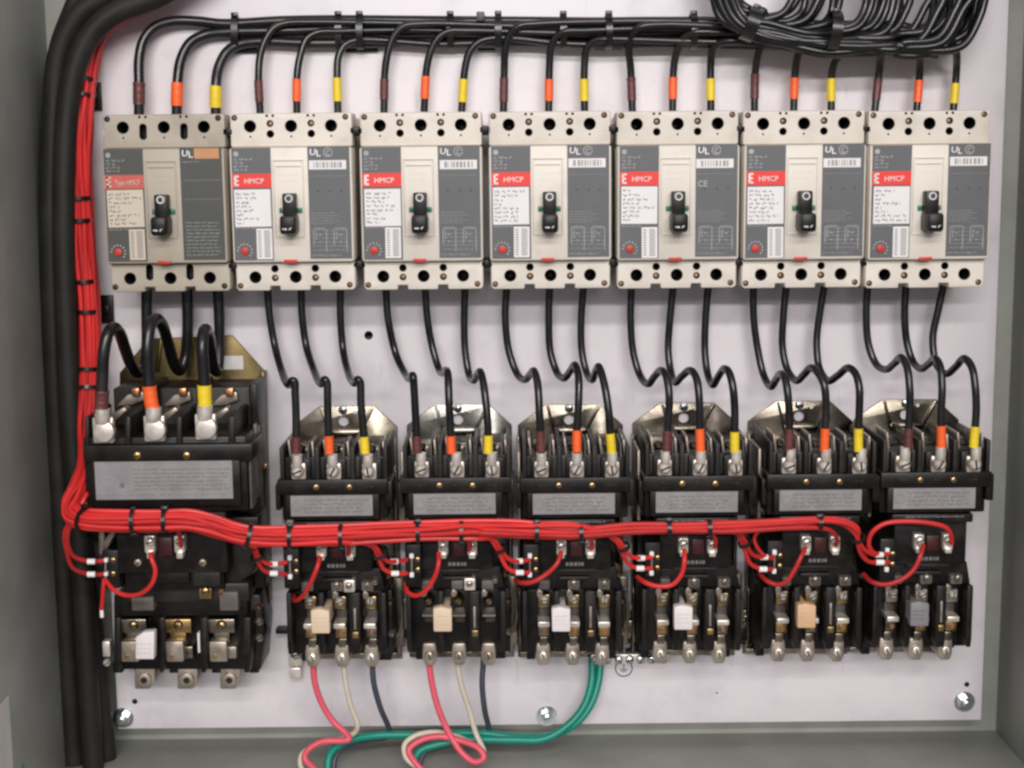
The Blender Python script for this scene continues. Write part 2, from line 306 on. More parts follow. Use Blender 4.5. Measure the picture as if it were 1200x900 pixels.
# ------------------------------------------------------------------ circuit breakers
KB = 0.105/145
def bx(g, x0, y0, x1, y1, h0, h1, b=0, m=0): return g.box(x0*KB, x1*KB, -y1*KB, -y0*KB, h0, h1, b, m)   # pixels from the breaker's centre, y down
def breaker(k, cx, cy):
    old = k == 0; pl = 'aged_plastic' if old else 'beige_plastic'; lb = 'aged_label' if old else 'grey_label'; S = 'old' if old else 'new'
    at = P(cx, cy, .088); e = empty('circuit_breaker', (at.x, 0, at.z))
    tag(e, ('aged darker beige motor circuit breaker at the left end of the row' if old else
            'beige motor circuit breaker, rightmost of the row' if k == 6 else
            'beige motor circuit breaker, %s from the left in the row' % th(k)) + (', with a CE mark' if k == 4 else ''), 'circuit breaker', 'circuit breakers in a row')
    K = lambda n: 'cb_%s_%s' % (S, n)
    obj('housing', lambda: bx(G(), -70, -101, 70, 101, .0005, .0445, .0015), pl, e, K('housing'))
    # terminal covers with real wells
    def cover(top):
        g = G()
        if top: bx(g, -71.5, -104, 71.5, -65, .045, .079, .0016)
        else:
            xs = [(-71, 71), ]
            poly = [(-71, 70.5), (-71, 101), (-68, 104), (-31, 104), (-31, 98.5), (-19, 98.5), (-19, 104), (17, 104), (17, 98.5), (29, 98.5), (29, 104), (68, 104), (71, 101), (71, 70.5)]
            g.prism([(x*KB, -y*KB) for x, y in poly], .045, .079, .0012)
        o = obj('terminal_cover', g, pl, e); c = G()
        for x in (-48, 0, 47):
            c.cyl(x*KB, (89 if top else -88)*KB, .049, .1, 7.3*KB, 20)
            if top: c.cyl(x*KB, 77*KB, .07, .1, 1.3*KB, 8)
        for x in (-24.5, 23.5):
            if old:
                c.prism([((x+4.6*math.cos(t))*KB, ((84 if top else -81)+4.6*math.sin(t)+(5 if math.sin(t) > 0 else -5))*KB) for t in [i*math.pi/8+.01 for i in range(16)]], .066, .1)
            else:
                c.cyl(x*KB, (80 if top else -78)*KB, .062, .1, 4.6*KB, 14); c.cyl(x*KB, (92 if top else -89)*KB, .074, .1, 4.2*KB, 14)
            if top:
                for dx in (-3.5, 3.5): c.cyl((x+dx)*KB, 101*KB, .07, .1, 1.7*KB, 8)
        for x in (-66, 64): c.cyl(x*KB, (99 if top else -98)*KB, .0755, .1, 3.6*KB, 12)
        for sx in (-72, 72): c.prism([(p*KB, q*KB) for p, q in ((sx-2.5, 86 if top else -77), (sx+2.5, 86 if top else -77), (sx+2.5, 80 if top else -72), (sx-2.5, 80 if top else -72))], .03, .1)
        cut(o, c); return o.data
    for top in (True, False):
        key = K('cover%d' % top)
        if key in CACHE:
            o = bpy.data.objects.new('terminal_cover', CACHE[key]); COL.objects.link(o); o.parent = e
        else: CACHE[key] = cover(top)
        sy = 1 if top else -1
        for x in (-48, 0, 47):
            obj('terminal_screw', lambda: G().screw(0, 0, .0491, .055, 6.2*KB, .9), ['dark_screw', 'hole_black'], e, 'cb_ts').location = (x*KB, 0, (89 if top else -88)*KB)
        for x in (-66, 64):
            obj('cover_screw', lambda: G().screw(0, 0, .0756, .0782, 2.9*KB, .9), ['aged_label' if old else 'brown_screw', 'hole_black'], e, K('cs')).location = (x*KB, 0, (99 if top else -98)*KB)
        if not old:
            for x in (-24.5, 23.5):
                obj('rivet', lambda: G().dome(0, 0, .0741, .0772, 3.3*KB), 'brown_screw', e, 'cb_rv').location = (x*KB, 0, (92 if top else -89)*KB)
    obj('front_cover', lambda: bx(G(), -71.8, -64.6, 71.8, 70, .04, .088, .0026), pl, e, K('front'))
    # left label
    l = obj('rating_label', lambda: bx(G(), -69, -64, -23, 67, .0875, .0884), lb, e, K('ll'))
    obj('red_band', lambda: bx(G(), -69, -34, -23, -18, .0883, .0887), 'faded_red_label' if old else 'red_label', l, K('rb'))
    def hm():
        g = G(); text_geo(g, 'Type HMCP' if old else 'HMCP', (-57 if old else -55)*KB, 22.6*KB, (8.4 if old else 8.6)*KB, .0892, 0, .70 if old else 1.0, 0, .0)
        for (x0, y0, x1, y1) in ((-66.5, -32, -61, -30), (-66.5, -32, -64, -20), (-66.5, -27, -61.5, -25), (-66.5, -22, -61, -20)): bx(g, x0, y0, x1, y1, .0886, .0892)
        return g
    obj('band_lettering', hm, 'cream_label' if old else 'white_ink', l, K('hm'))
    obj('rating_print', lambda: greek(greek(G().cyl(-63.5*KB, 57*KB, .0883, .0886, 3*KB, 14), -66*KB, -42*KB, 37*KB, 53*KB, 4, .0884, 3, .6, .6), -66*KB, -40*KB, -31*KB, -24*KB, 2, .0884, 8, .8), 'pale_ink' if not old else 'grey_ink', l, K('rp'))
    wl = obj('white_label', lambda: bx(G(), -67, -16.5, -24.5, 27, .0883, .0886), 'cream_label' if old else 'white_label', l, K('wl'))
    obj('label_print', lambda: greek(G(), -65*KB, -27*KB, -25*KB, 14*KB, 8, .0886, 11+k, .5, .6), 'faint_ink', wl, 'cb_lp%d' % k)
    bs = obj('barcode_sticker', lambda: bx(G(), -43, 30, -24.5, 66, .0883, .0886), 'cream_label' if old else 'white_label', l, K('bs'))
    obj('barcode', lambda: bars(bars(G(), -41*KB, -37.5*KB, -64*KB, -32*KB, 11, .0886, 5, .4, 0, .5, 1), -34*KB, -27*KB, -64*KB, -32*KB, 14, .0886, 6, .45, 0, .5, 1), 'faint_ink', bs, K('bc'))
    jr = random.Random(40+k)
    for o_ in (wl, bs): o_.location = (jr.uniform(-.0004, .0004), 0, jr.uniform(-.0006, .0006)); o_.rotation_euler = (0, jr.uniform(-.008, .008), 0)
    dial = obj('adjustment_dial', lambda: G().cyl(-57*KB, -56*KB, .0883, .0898, 4.6*KB, 16, .0003), 'red_plastic', l, K('dl'))
    def ticks():
        g = G()
        for i in range(9):
            t = math.radians(-40+i*27); u = (-57+8.3*math.cos(t))*KB; v = (-56+8.3*math.sin(t))*KB; g.cyl(u, v, .0883, .0886, 1.05*KB, 6)
        return g
    obj('dial_ticks', ticks, 'pale_ink', l, K('tk'))
    # right label
    r = obj('information_label', lambda: bx(G(), 20, -65, 69, 66, .0875, .0884), lb, e, K('rl'))
    def ul():
        g = G(); text_geo(g, 'U', 22*KB, 55*KB, 10*KB, .0887, 0, 1.1, 0.1, .015); text_geo(g, 'L', 30*KB, 53.5*KB, 10*KB, .0887, 0, 1.1, 0, .015)
        return g
    obj('approval_mark', ul, 'white_ink', r, K('ul'))
    if old:
        o = obj('orange_sticker', lambda: bx(G(), 37, -64, 66, -52, .0883, .0886), 'orange_label', r, K('os')); obj('sticker_print', lambda: greek(G(), 39*KB, 64*KB, 53*KB, 63*KB, 1, .0886, 2, 1, .6), 'tag_ink', o, K('osp'))
        obj('information_print', lambda: greek(greek(greek(greek(G(), 23*KB, 50*KB, 47*KB, 50*KB, 1, .0884, 2), 24*KB, 66*KB, 26*KB, 28.5*KB, 1, .0884, 3, 1, .4, 0, .2, .4), 24*KB, 66*KB, 4*KB, 6*KB, 1, .0884, 4, 1, .4, 0, .2, .4), 24*KB, 66*KB, -62*KB, -20*KB, 10, .0884, 5, .9, .4), 'grey_ink', r, K('ip'))
    else:
        def cm():
            g = G()
            for i in range(14):
                t = math.radians(20+i*25); g.cyl((44+5*math.cos(t))*KB, (58+5*math.sin(t))*KB, .0883, .0886, .9*KB, 6)
            text_geo(g, 'C', 41.3*KB, 54.5*KB, 8.5*KB, .0886, 0, .8); return g
        obj('approval_mark', cm, 'pale_ink', r, K('cm'))
        if k == 4: obj('approval_mark', lambda: text_geo(G(), 'CE', 22*KB, 16*KB, 10*KB, .0886), 'pale_ink', r, K('ce'))
        st = obj('serial_sticker', lambda: bx(G(), 21.5, -49, 65, -38.5, .0883, .0886), 'white_label', r, K('st'))
        obj('serial_print', lambda: bars(G(), 27*KB, 60*KB, 39.5*KB, 48*KB, 1, .0886, 20+k, .8, 0, .02, .10), 'grey_ink', st, 'cb_sp%d' % k)
        st.location = (jr.uniform(-.0008, .0006), 0, jr.uniform(-.0008, .0008))
        def ip():
            g = G(); greek(g, 22*KB, 66*KB, 30*KB, 31.5*KB, 1, .0884, 3, 1, .5, 0, .2, .4); greek(g, 22*KB, 56*KB, -26*KB, -11*KB, 5, .0884, 6, .85, .38); greek(g, 24*KB, 66*KB, -58*KB, -30*KB, 6, .0884, 16, .9, .3, 0, .05, .12)
            greek(g, 22*KB, 66*KB, -64*KB, -60*KB, 1, .0884, 9, .7, .5)
            for x in (24, 48):
                for (x0, y0, x1, y1) in ((x, 30, x+16, 31), (x, 30, x+1, 50), (x+15, 30, x+16, 58), (x+6, 38, x+10, 39), (x+6, 46, x+10, 47), (x+3, 34, x+4, 44)): bx(g, x0, y0, x1, y1, .0883, .0885)
            return g
        obj('information_print', ip, 'grey_ink', r, K('ip2'))
        obj('rivet_mark', lambda: G().cyl(31*KB, 13*KB, .0883, .0886, 1.4*KB, 8).cyl(45*KB, 13*KB, .0883, .0886, 1.4*KB, 8).cyl(58*KB, 13*KB, .0883, .0886, 1.4*KB, 8), 'dark_ink', r, K('rm'))
    # handle
    def frame():
        g = G(); t = 1.5
        for (x0, y0, x1, y1) in ((-21, -50, 15, -50+t), (-21, 38.5, 15, 40), (-21, -50+t, -21+t, 38.5), (15-t, -50+t, 15, 38.5), (-18, -43, 12, -42)): bx(g, x0, y0, x1, y1, .0875, .0892, .0003)
        return g
    es = obj('escutcheon', frame, pl, e, K('es'))
    obj('embossing', lambda: greek(greek(G(), -14*KB, 8*KB, 22*KB, 36*KB, 2, .088, 4, 1, .3, 0, .2, .4), -14*KB, 10*KB, -58*KB, -50*KB, 2, .088, 5, 1, .3), pl, e, K('em'))
    hd = obj('toggle_handle', lambda: bx(bx(G(), -9, -11, 6.5, 20, .086, .099, .0012), -10.5, 14, 8, 36, .086, .112, .0028), 'black_plastic', e, K('hd'))
    def ring():
        g = G(); pts = [Vector(loc((-1.3+3.9*math.cos(t))*KB, (5+3.9*math.sin(t))*KB, .0992)) for t in [i*math.pi/10 for i in range(21)]]; g.tube(pts, .8*KB, 6); return greek(g, -7*KB, 3*KB, -31*KB, -27*KB, 1, .112, 2, 1, .6, 0, .2, .4)
    obj('handle_mark', ring, 'white_ink', hd, K('rg'))
    for s in (-1, 1):
        obj('position_flag', lambda s=s: bx(G(), -14.5 if s < 0 else 7, 6, -9.5 if s < 0 else 12, 11.5, .086, .0905, .0004), 'green_plastic', e, K('pf%d' % s))
    obj('trip_button', lambda: bx(G(), -11, 66.5, 4, 70.5, .08, .0895, .0004), 'red_plastic', e, K('tb'))
    if k < 6:
        for y in (-83, 75): obj('side_clip', lambda: bx(G(), 70, -5, 79, 5, .03, .074, .0008), 'black_plastic', e, 'cb_sc').location = (0, 0, -y*KB)
    return e
BRK = [(193, 239), (342, 237.5), (494, 236.5), (645, 235.5), (795, 235), (943, 234.5), (1090, 234.5)]
for k, (x, y) in enumerate(BRK): breaker(k, x, y)
# ------------------------------------------------------------------ small motor starters
class Q:                                     # pixel rectangles of one starter -> its local frame
    def __init__(s, ox, oy): s.o = P(ox, oy, 0)
    def p(s, x, y, h): q = P(x, y, h)-s.o; return q.x, q.z
    def box(s, g, x0, y0, x1, y1, h0, h1, b=0, m=0, hr=None):
        xm, ym = (x0+x1)/2, (y0+y1)/2; hr = h1 if hr is None else hr
        u0 = s.p(x0, ym, hr)[0]; u1 = s.p(x1, ym, hr)[0]; v0 = s.p(xm, y1, hr)[1]; v1 = s.p(xm, y0, hr)[1]
        return g.box(u0, u1, v0, v1, h0, h1, b, m)
    def poly(s, g, pts, h0, h1, b=0, m=0): return g.prism([s.p(x, y, h1) for x, y in pts], h0, h1, b, m)
    def cyl(s, g, x, y, r, h0, h1, n=16, b=0, m=0): u, v = s.p(x, y, h1); return g.cyl(u, v, h0, h1, r/1290, n, b, m)
    def screw(s, g, x, y, r, h0, h1, a=.6, cross=False): u, v = s.p(x, y, h1); return g.screw(u, v, h0, h1, r/1290, a, 0, 1, cross)
    def greek(s, g, x0, y0, x1, y1, rows, h, seed, **kw):
        u0, v0 = s.p(x0, y1, h); u1, v1 = s.p(x1, y0, h); return greek(g, u0, u1, v0, v1, rows, h, seed, **kw)
def starter(k, ox, oy, plate, tagm, label, cols):
    q = Q(666, 491); at = P(ox, oy, 0); e = empty('motor_starter', at)
    tag(e, label, 'motor starter', 'small motor starters')
    B = 'black_plastic'
    def O(name, fn, m, par=None, key=None): return obj(name, fn, m, par or e, 'st_%s' % (key or name))
    # base plate with keyhole
    if 'st_bp_mesh' not in CACHE:
        o = obj('base_plate', q.poly(G(), [(607, 498), (640, 474), (703, 474), (730, 498), (730, 770), (607, 770)], .0006, .0035, .0006), plate, e)
        u, v = q.p(667, 492, .004); cut(o, G().cyl(u, v, -.01, .02, 6.3/1290, 18)); CACHE['st_bp_mesh'] = o.data
    me = CACHE['st_bp_mesh'].copy()
    for c in list(e.children): bpy.data.objects.remove(c)
    me.materials[0] = MATS[plate]; bp = bpy.data.objects.new('base_plate', me); COL.objects.link(bp); bp.parent = e
    O('stamped_rib', lambda: q.poly(G(), [(640, 476), (643, 475), (652, 506), (648, 507)], .003, .006, .0008), plate, bp, 'rib1')
    O('stamped_rib', lambda: q.poly(G(), [(700, 475), (704, 477), (688, 507), (684, 506)], .003, .0065, .0008), plate, bp, 'rib2')
    O('stamped_step', lambda: q.box(G(), 648, 502, 688, 509, .003, .0085, .002), plate, bp)
    O('side_flange', lambda: q.box(G(), 726, 512, 730, 765, .003, .016, .0005), plate, bp, 'sf1')
    O('side_flange', lambda: q.box(G(), 607, 512, 610, 765, .003, .014, .0005), plate, bp, 'sf2')
    O('mounting_screw', lambda: q.screw(G(), 667, 479, 5.2, .0035, .0075, .2, True), ['zinc_bright', 'hole_black'], bp)
    O('pilot_hole', lambda: q.cyl(G(), 681, 481, 2.2, .0033, .0038, 10), 'white_label', bp)
    # contactor body
    O('arc_chute', lambda: q.box(G(), 612, 533, 736, 607, .006, .092, .0015), B)
    O('side_strap', lambda: q.box(G(), 606.5, 530, 610, 612, .02, .07, .0006), 'dull_tin', None, 'sst')
    O('rear_housing', lambda: q.box(G(), 614, 519, 728, 600, .004, .05, .0015, hr=.05), 'dusty_black')
    for i, (x0, x1) in enumerate(((612, 617), (652.5, 658.5), (694, 700), (733, 738))):
        O('barrier', lambda x0=x0, x1=x1: q.box(G(), x0, 522, x1, 566, .012, .1, .0014), 'dusty_black', None, 'bar%d' % i)
    for i, x in enumerate((634.5, 676, 717.5)):
        def ct(x=x):
            g = G(); q.box(g, x-9, 523, x+6, 531, .03, .066, .0008); q.screw(g, x-4, 524, 5, .066, .072); return g
        O('contact_strip', ct, ['chromate_tan', 'hole_black'], None, 'cs%d' % i)
        O('contact_clip', lambda x=x: q.box(G(), x+9, 519, x+11, 548, .05, .096, .0006), 'cheek_grey', None, 'cc%d' % i)
        O('contact_clip', lambda x=x: q.poly(G(), [(x-16, 514), (x-13.5, 513), (x-10, 540), (x-12.5, 541)], .05, .088, .0005), 'dull_tin', None, 'cd%d' % i)
        O('contact_clip', lambda x=x: q.poly(G(), [(x+12, 516), (x+14.5, 515), (x+17, 542), (x+14.5, 543)], .06, .09, .0005), 'dull_tin', None, 'ce%d' % i)
        O('phase_recess', lambda x=x: q.box(G(), x-13, 536, x+13, 562, .085, .098, .0012), B, None, 'pr%d' % i)
        lug = O('terminal_lug', lambda x=x: q.box(q.box(G(), x-8.4, 541, x+8.4, 560, .0975, .1035, .0014), x-4, 540, x+4, 546, .1, .107, .001), 'tin', None, 'tl%d' % i)
        O('crimp_barrel', lambda x=x: G().tube([Vector(loc(*q.p(x, y, .1085), .1085)) for y in (530.5, 535, 540, 545)], lambda s: .0045-.0008*(s > .8), 14), 'tin', lug, 'cbr%d' % i)
        O('screw', lambda x=x: q.screw(G(), x, 551.5, 7.3, .1033, .112, .5+x), ['tin', 'hole_black'], lug, 'sc%d' % i)
    O('front_bar', lambda: q.box(G(), 609, 560, 739, 578, .07, .104, .0012), B)
    O('side_wing', lambda: q.box(G(), 734, 562, 743, 593, .06, .1, .001), B, None, 'wr')
    O('side_wing', lambda: q.box(G(), 605, 566, 611, 596, .06, .096, .001), B, None, 'wl')
    for i, x in enumerate((655, 694)): O('bar_screw', lambda x=x: q.screw(G(), x, 569.5, 3.6, .104, .1058, .9), ['brass', 'hole_black'], None, 'bs%d' % i)
    O('phase_mark', lambda: q.greek(q.greek(q.greek(G(), 631, 566, 639, 570, 1, .104, 1, fill=1), 672, 566, 680, 570, 1, .104, 2, fill=1), 713, 566, 721, 570, 1, .104, 3, fill=1), 'taupe')
    O('nameplate_holder', lambda: q.box(G(), 618, 576, 728, 607, .06, .103, .001), B)
    npl = O('nameplate', lambda: q.box(G(), 624.5, 578.5, 720.5, 602.5, .1028, .1036), 'nameplate')
    def pr():
        g = G(); q.greek(g, 640, 581, 717, 600, 4, .1036, 30+k, fill=.9, thick=.6, wmin=.05, wmax=.2)
        for t in range(14): u, v = q.p(632, 591, .1036); g.cyl(u+.0042*math.cos(t*.449), v+.0042*math.sin(t*.449), .1035, .1038, .0005, 6)
        return g
    O('nameplate_print', pr, 'faint_ink', npl, 'npp%d' % k)
    # coil section
    O('coil_housing', lambda: q.box(G(), 631, 606, 716, 668, .006, .092, .0016), B)
    O('coil_brow', lambda: q.box(G(), 626, 609, 721, 619, .05, .0975, .0012), B)
    O('brow_lettering', lambda: q.greek(G(), 642, 610.5, 710, 613, 1, .0976, 12, fill=1, thick=.8), 'grey_ink')
    for i, x in enumerate((658, 692)):
        o = O('coil_terminal', lambda x=x: q.box(q.box(G(), x-5.8, 633, x+5.8, 651, .088, .1, .0012), x-4, 648, x+4, 655, .09, .102, .001), 'tin', None, 'ct%d' % i)
        O('screw', lambda x=x: q.screw(G(), x, 640.5, 5.0, .1, .105, .4), ['tin', 'hole_black'], o, 'cts%d' % i)
    O('coil_window', lambda: q.box(G(), 668.5, 634, 683, 652, .09, .0945, .0008), 'dark_red_plastic')
    O('coil_marking', lambda: bars(G(), q.p(663, 661, .0922)[0], q.p(684, 661, .0922)[0], q.p(670, 663.5, .0922)[1], q.p(670, 658.5, .0922)[1], 1, .0922, 5, .8, 0, .1, .2), 'faint_ink')
    O('middle_housing', lambda: q.poly(G(), [(622, 664), (722, 664), (727, 690), (614, 690)], .006, .078, .0014), B)
    O('cross_rib', lambda: q.box(G(), 648, 667, 700, 671, .07, .09, .0008), 'dusty_black', None, 'cr1')
    O('cross_rib', lambda: q.box(G(), 655, 676, 690, 680, .07, .086, .0008), 'dusty_black', None, 'cr2')
    ax = O('auxiliary_contact', lambda: q.box(G(), 613, 638, 632, 688, .006, .098, .0014), B)
    for i, y in enumerate((652, 674)): O('terminal_nub', lambda y=y: q.box(G(), 618.3, y-3, 623.5, y+3, .096, .101, .0009), 'ferrule', ax, 'tn%d' % i)
    O('jumper', lambda: G().rod(loc(*q.p(621, 655, .1), .1), loc(*q.p(621, 671, .1), .1), .0009, 8), 'dull_tin', ax)
    for i, y in enumerate((656, 668)): O('screw', lambda y=y: q.screw(G(), 628, y, 3, .098, .1, .4), ['brass', 'hole_black'], ax, 'axs%d' % i)
    # overload relay
    ov = O('overload_relay', lambda: q.box(G(), 611, 690, 731, 764, .005, .058, .0016), B)
    for i, (x0, x1) in enumerate(((612, 618), (649, 656), (686, 698), (722, 729))):
        O('barrier', lambda x0=x0, x1=x1: q.poly(G(), [(x0, 693), (x1, 693), (x1, 756), (x1-1, 765), (x0+1, 765), (x0, 756)], .02, .084, .0012), B, ov, 'ob%d' % i)
    O('slot_insert', lambda: q.box(G(), 690.8, 711, 693.4, 736, .08, .0846, .0003), 'dull_tin', ov)
    O('slot_screw', lambda: q.box(G(), 689, 739, 696, 746, .08, .0852, .0006), 'brass', ov)
    for i, x in enumerate((637.5, 672.5, 708)):
        O('heater_tab', lambda x=x: q.box(G(), x-7, 680.5, x+7, 691, .06, .086, .001), 'cheek_grey', ov, 'ht%d' % i)
        O('heater_rail', lambda x=x: q.box(G(), x-6, 712, x+6, 729, .05, .063, .0008), 'taupe', ov, 'hr%d' % i)
        O('trip_lever', lambda x=x: q.poly(G(), [(x-9, 694), (x-6, 690), (x-1, 694), (x-3, 699), (x-8, 700)], .06, .074, .0006), 'dull_tin', ov, 'tr%d' % i)
        if k == 2:
            O('heater_screw', lambda x=x: q.screw(G(), x, 705, 6, .058, .074, .8), ['brass', 'hole_black'], ov, 'hs%d' % i)
            O('heater_edge', lambda x=x: q.box(G(), x-7.5, 720.5, x+7.5, 722.5, .058, .074), 'dull_tin', ov, 'he%d' % i)
        else:
            hb = O('heater_block', lambda x=x: q.box(G(), x-7, 697, x+7, 712, .056, .071, .0012), 'brass' if k != 6 else 'dull_tin', ov, 'hb%d' % i)
            O('heater_screw', lambda x=x: q.screw(G(), x+.5, 704, 5, .071, .0765, .3+x), ['tin', 'hole_black'], hb, 'hbs%d' % i)
            def clip(x=x):
                return q.poly(G(), [(x-6.5, 733), (x+6.8, 733), (x+6.8, 745.5), (x-6.5, 745.5)], .055, .072, .0008, 0)
            hc = O('heater_clip', clip, 'brass' if (i+k) % 3 else 'chromate_tan', ov, 'hc%d' % i)
            O('clip_tongue', lambda x=x: q.poly(G(), [(x-5, 746.5), (x+5.5, 746.5), (x+3.5, 757), (x-5.5, 757)], .04, .064, .0008), 'chromate_tan', hc, 'hcg%d' % i)
            O('clip_rivet', lambda x=x: q.cyl(G(), x+1, 740, 2.6, .072, .0735, 10), 'copper', hc, 'hcr%d' % i)
            if i: O('tab_screw', lambda x=x: q.screw(G(), x-1+i, 684, 4.2, .086, .09, x), ['dull_tin', 'hole_black'], ov, 'tbs%d' % i)
            O('clip_top', lambda x=x: q.box(G(), x-7, 729, x+7, 735, .055, .08, .0008), 'tin', hc, 'hct%d' % i)
        xl = x-2 + (2, 1, -1)[i]*0.5
        lg = O('load_lug', lambda xl=xl: q.poly(G(), [(xl-7.6, 754), (xl+7.6, 754), (xl+8.6, 763), (xl+8.4, 773), (xl+5.5, 780), (xl-5, 780), (xl-8.3, 773), (xl-8.6, 763)], .034, .062, .0016), 'dull_tin', ov, 'll%d' % i)
        O('screw', lambda xl=xl: q.screw(G(), xl, 769, 5.2, .062, .066, xl), ['tin' if k != 2 else 'dull_tin', 'hole_black'], lg, 'lls%d' % i)
    rt = O('reset_tag', lambda: q.box(q.poly(G(), [(646.5, 713.5), (656, 711.5), (668.5, 714), (668.5, 740.5), (647, 740.5)], .102, .112, .0012), 651, 717, 664, 737, .05, .1025, .001), tagm, ov)
    O('tag_print', lambda: q.greek(G(), 650, 720, 665, 734, 3, .112, 9, fill=.9, thick=.35), 'tag_ink' if tagm != 'tag_grey' else 'taupe', rt)
    O('bracket', lambda: q.box(G(), 725, 676, 736, 756, .004, .022, .0008), 'chromate_tan', None, 'bk1')
    O('link_rod', lambda: G().tube([Vector(loc(*q.p(x, y, .03), .03)) for x, y in ((733, 690), (735, 705), (736, 722), (733, 738), (726, 746))], .0014, 8), 'dull_tin')
    O('side_screw', lambda: q.screw(G(), 729, 705, 4, .05, .062, .2), ['brass', 'hole_black'], None, 'ss2'); O('side_screw', lambda: q.screw(G(), 729, 742, 4.5, .05, .062, 1.2), ['dull_tin', 'hole_black'], None, 'ss3')
    O('bracket', lambda: q.box(G(), 607.5, 694, 611, 756, .004, .022, .0008), 'chromate_dark', None, 'bk2')
    O('bracket_screw', lambda: q.screw(G(), 725, 674, 4.2, .022, .05, .6), ['brass', 'hole_black'])
    O('mounting_foot', lambda: q.box(G(), 617, 756, 627, 773, .004, .03, .001), B, None, 'mf1')
    O('mounting_foot', lambda: q.box(G(), 702, 757, 722, 772, .004, .028, .001), B, None, 'mf2')
    O('bottom_rail', lambda: q.box(G(), 609, 764, 729, 770, .0036, .01, .0006), 'chromate_tan')
    if cols:
        o = O('test_contact', lambda: q.box(G(), 681, 678, 694, 692, .07, .09, .001), 'tin'); O('screw', lambda: q.screw(G(), 687.5, 685, 4, .09, .093, .4), ['dull_tin', 'hole_black'], o, 'tcs')
        O('side_screw', lambda: q.screw(G(), 717, 681, 5, .05, .085, .2), ['dull_tin', 'hole_black'])
    return e
ST = [None, (402, 493), (536, 491), (666, 491), (800, 489), (935, 487), (1059, 485)]
starter(1, *ST[1], 'chromate_tan', 'tag_cream', 'small black motor starter with cream tag, next to the large starter', True)
starter(2, *ST[2], 'plate_steel', 'tag_cream', 'small black motor starter on a grey steel base plate', True)
starter(3, *ST[3], 'chromate_dark', 'tag_white', 'small black motor starter below the fourth breaker, above the green wires', False)
starter(4, *ST[4], 'chromate_dark', 'tag_white', 'small black motor starter with white tag below the fifth breaker', False)
starter(5, *ST[5], 'chromate_dark', 'tag_tan', 'small black motor starter with tan tag, second from the right', False)
starter(6, *ST[6], 'chromate_dark', 'tag_grey', 'small black motor starter with grey tag at the right end', False)
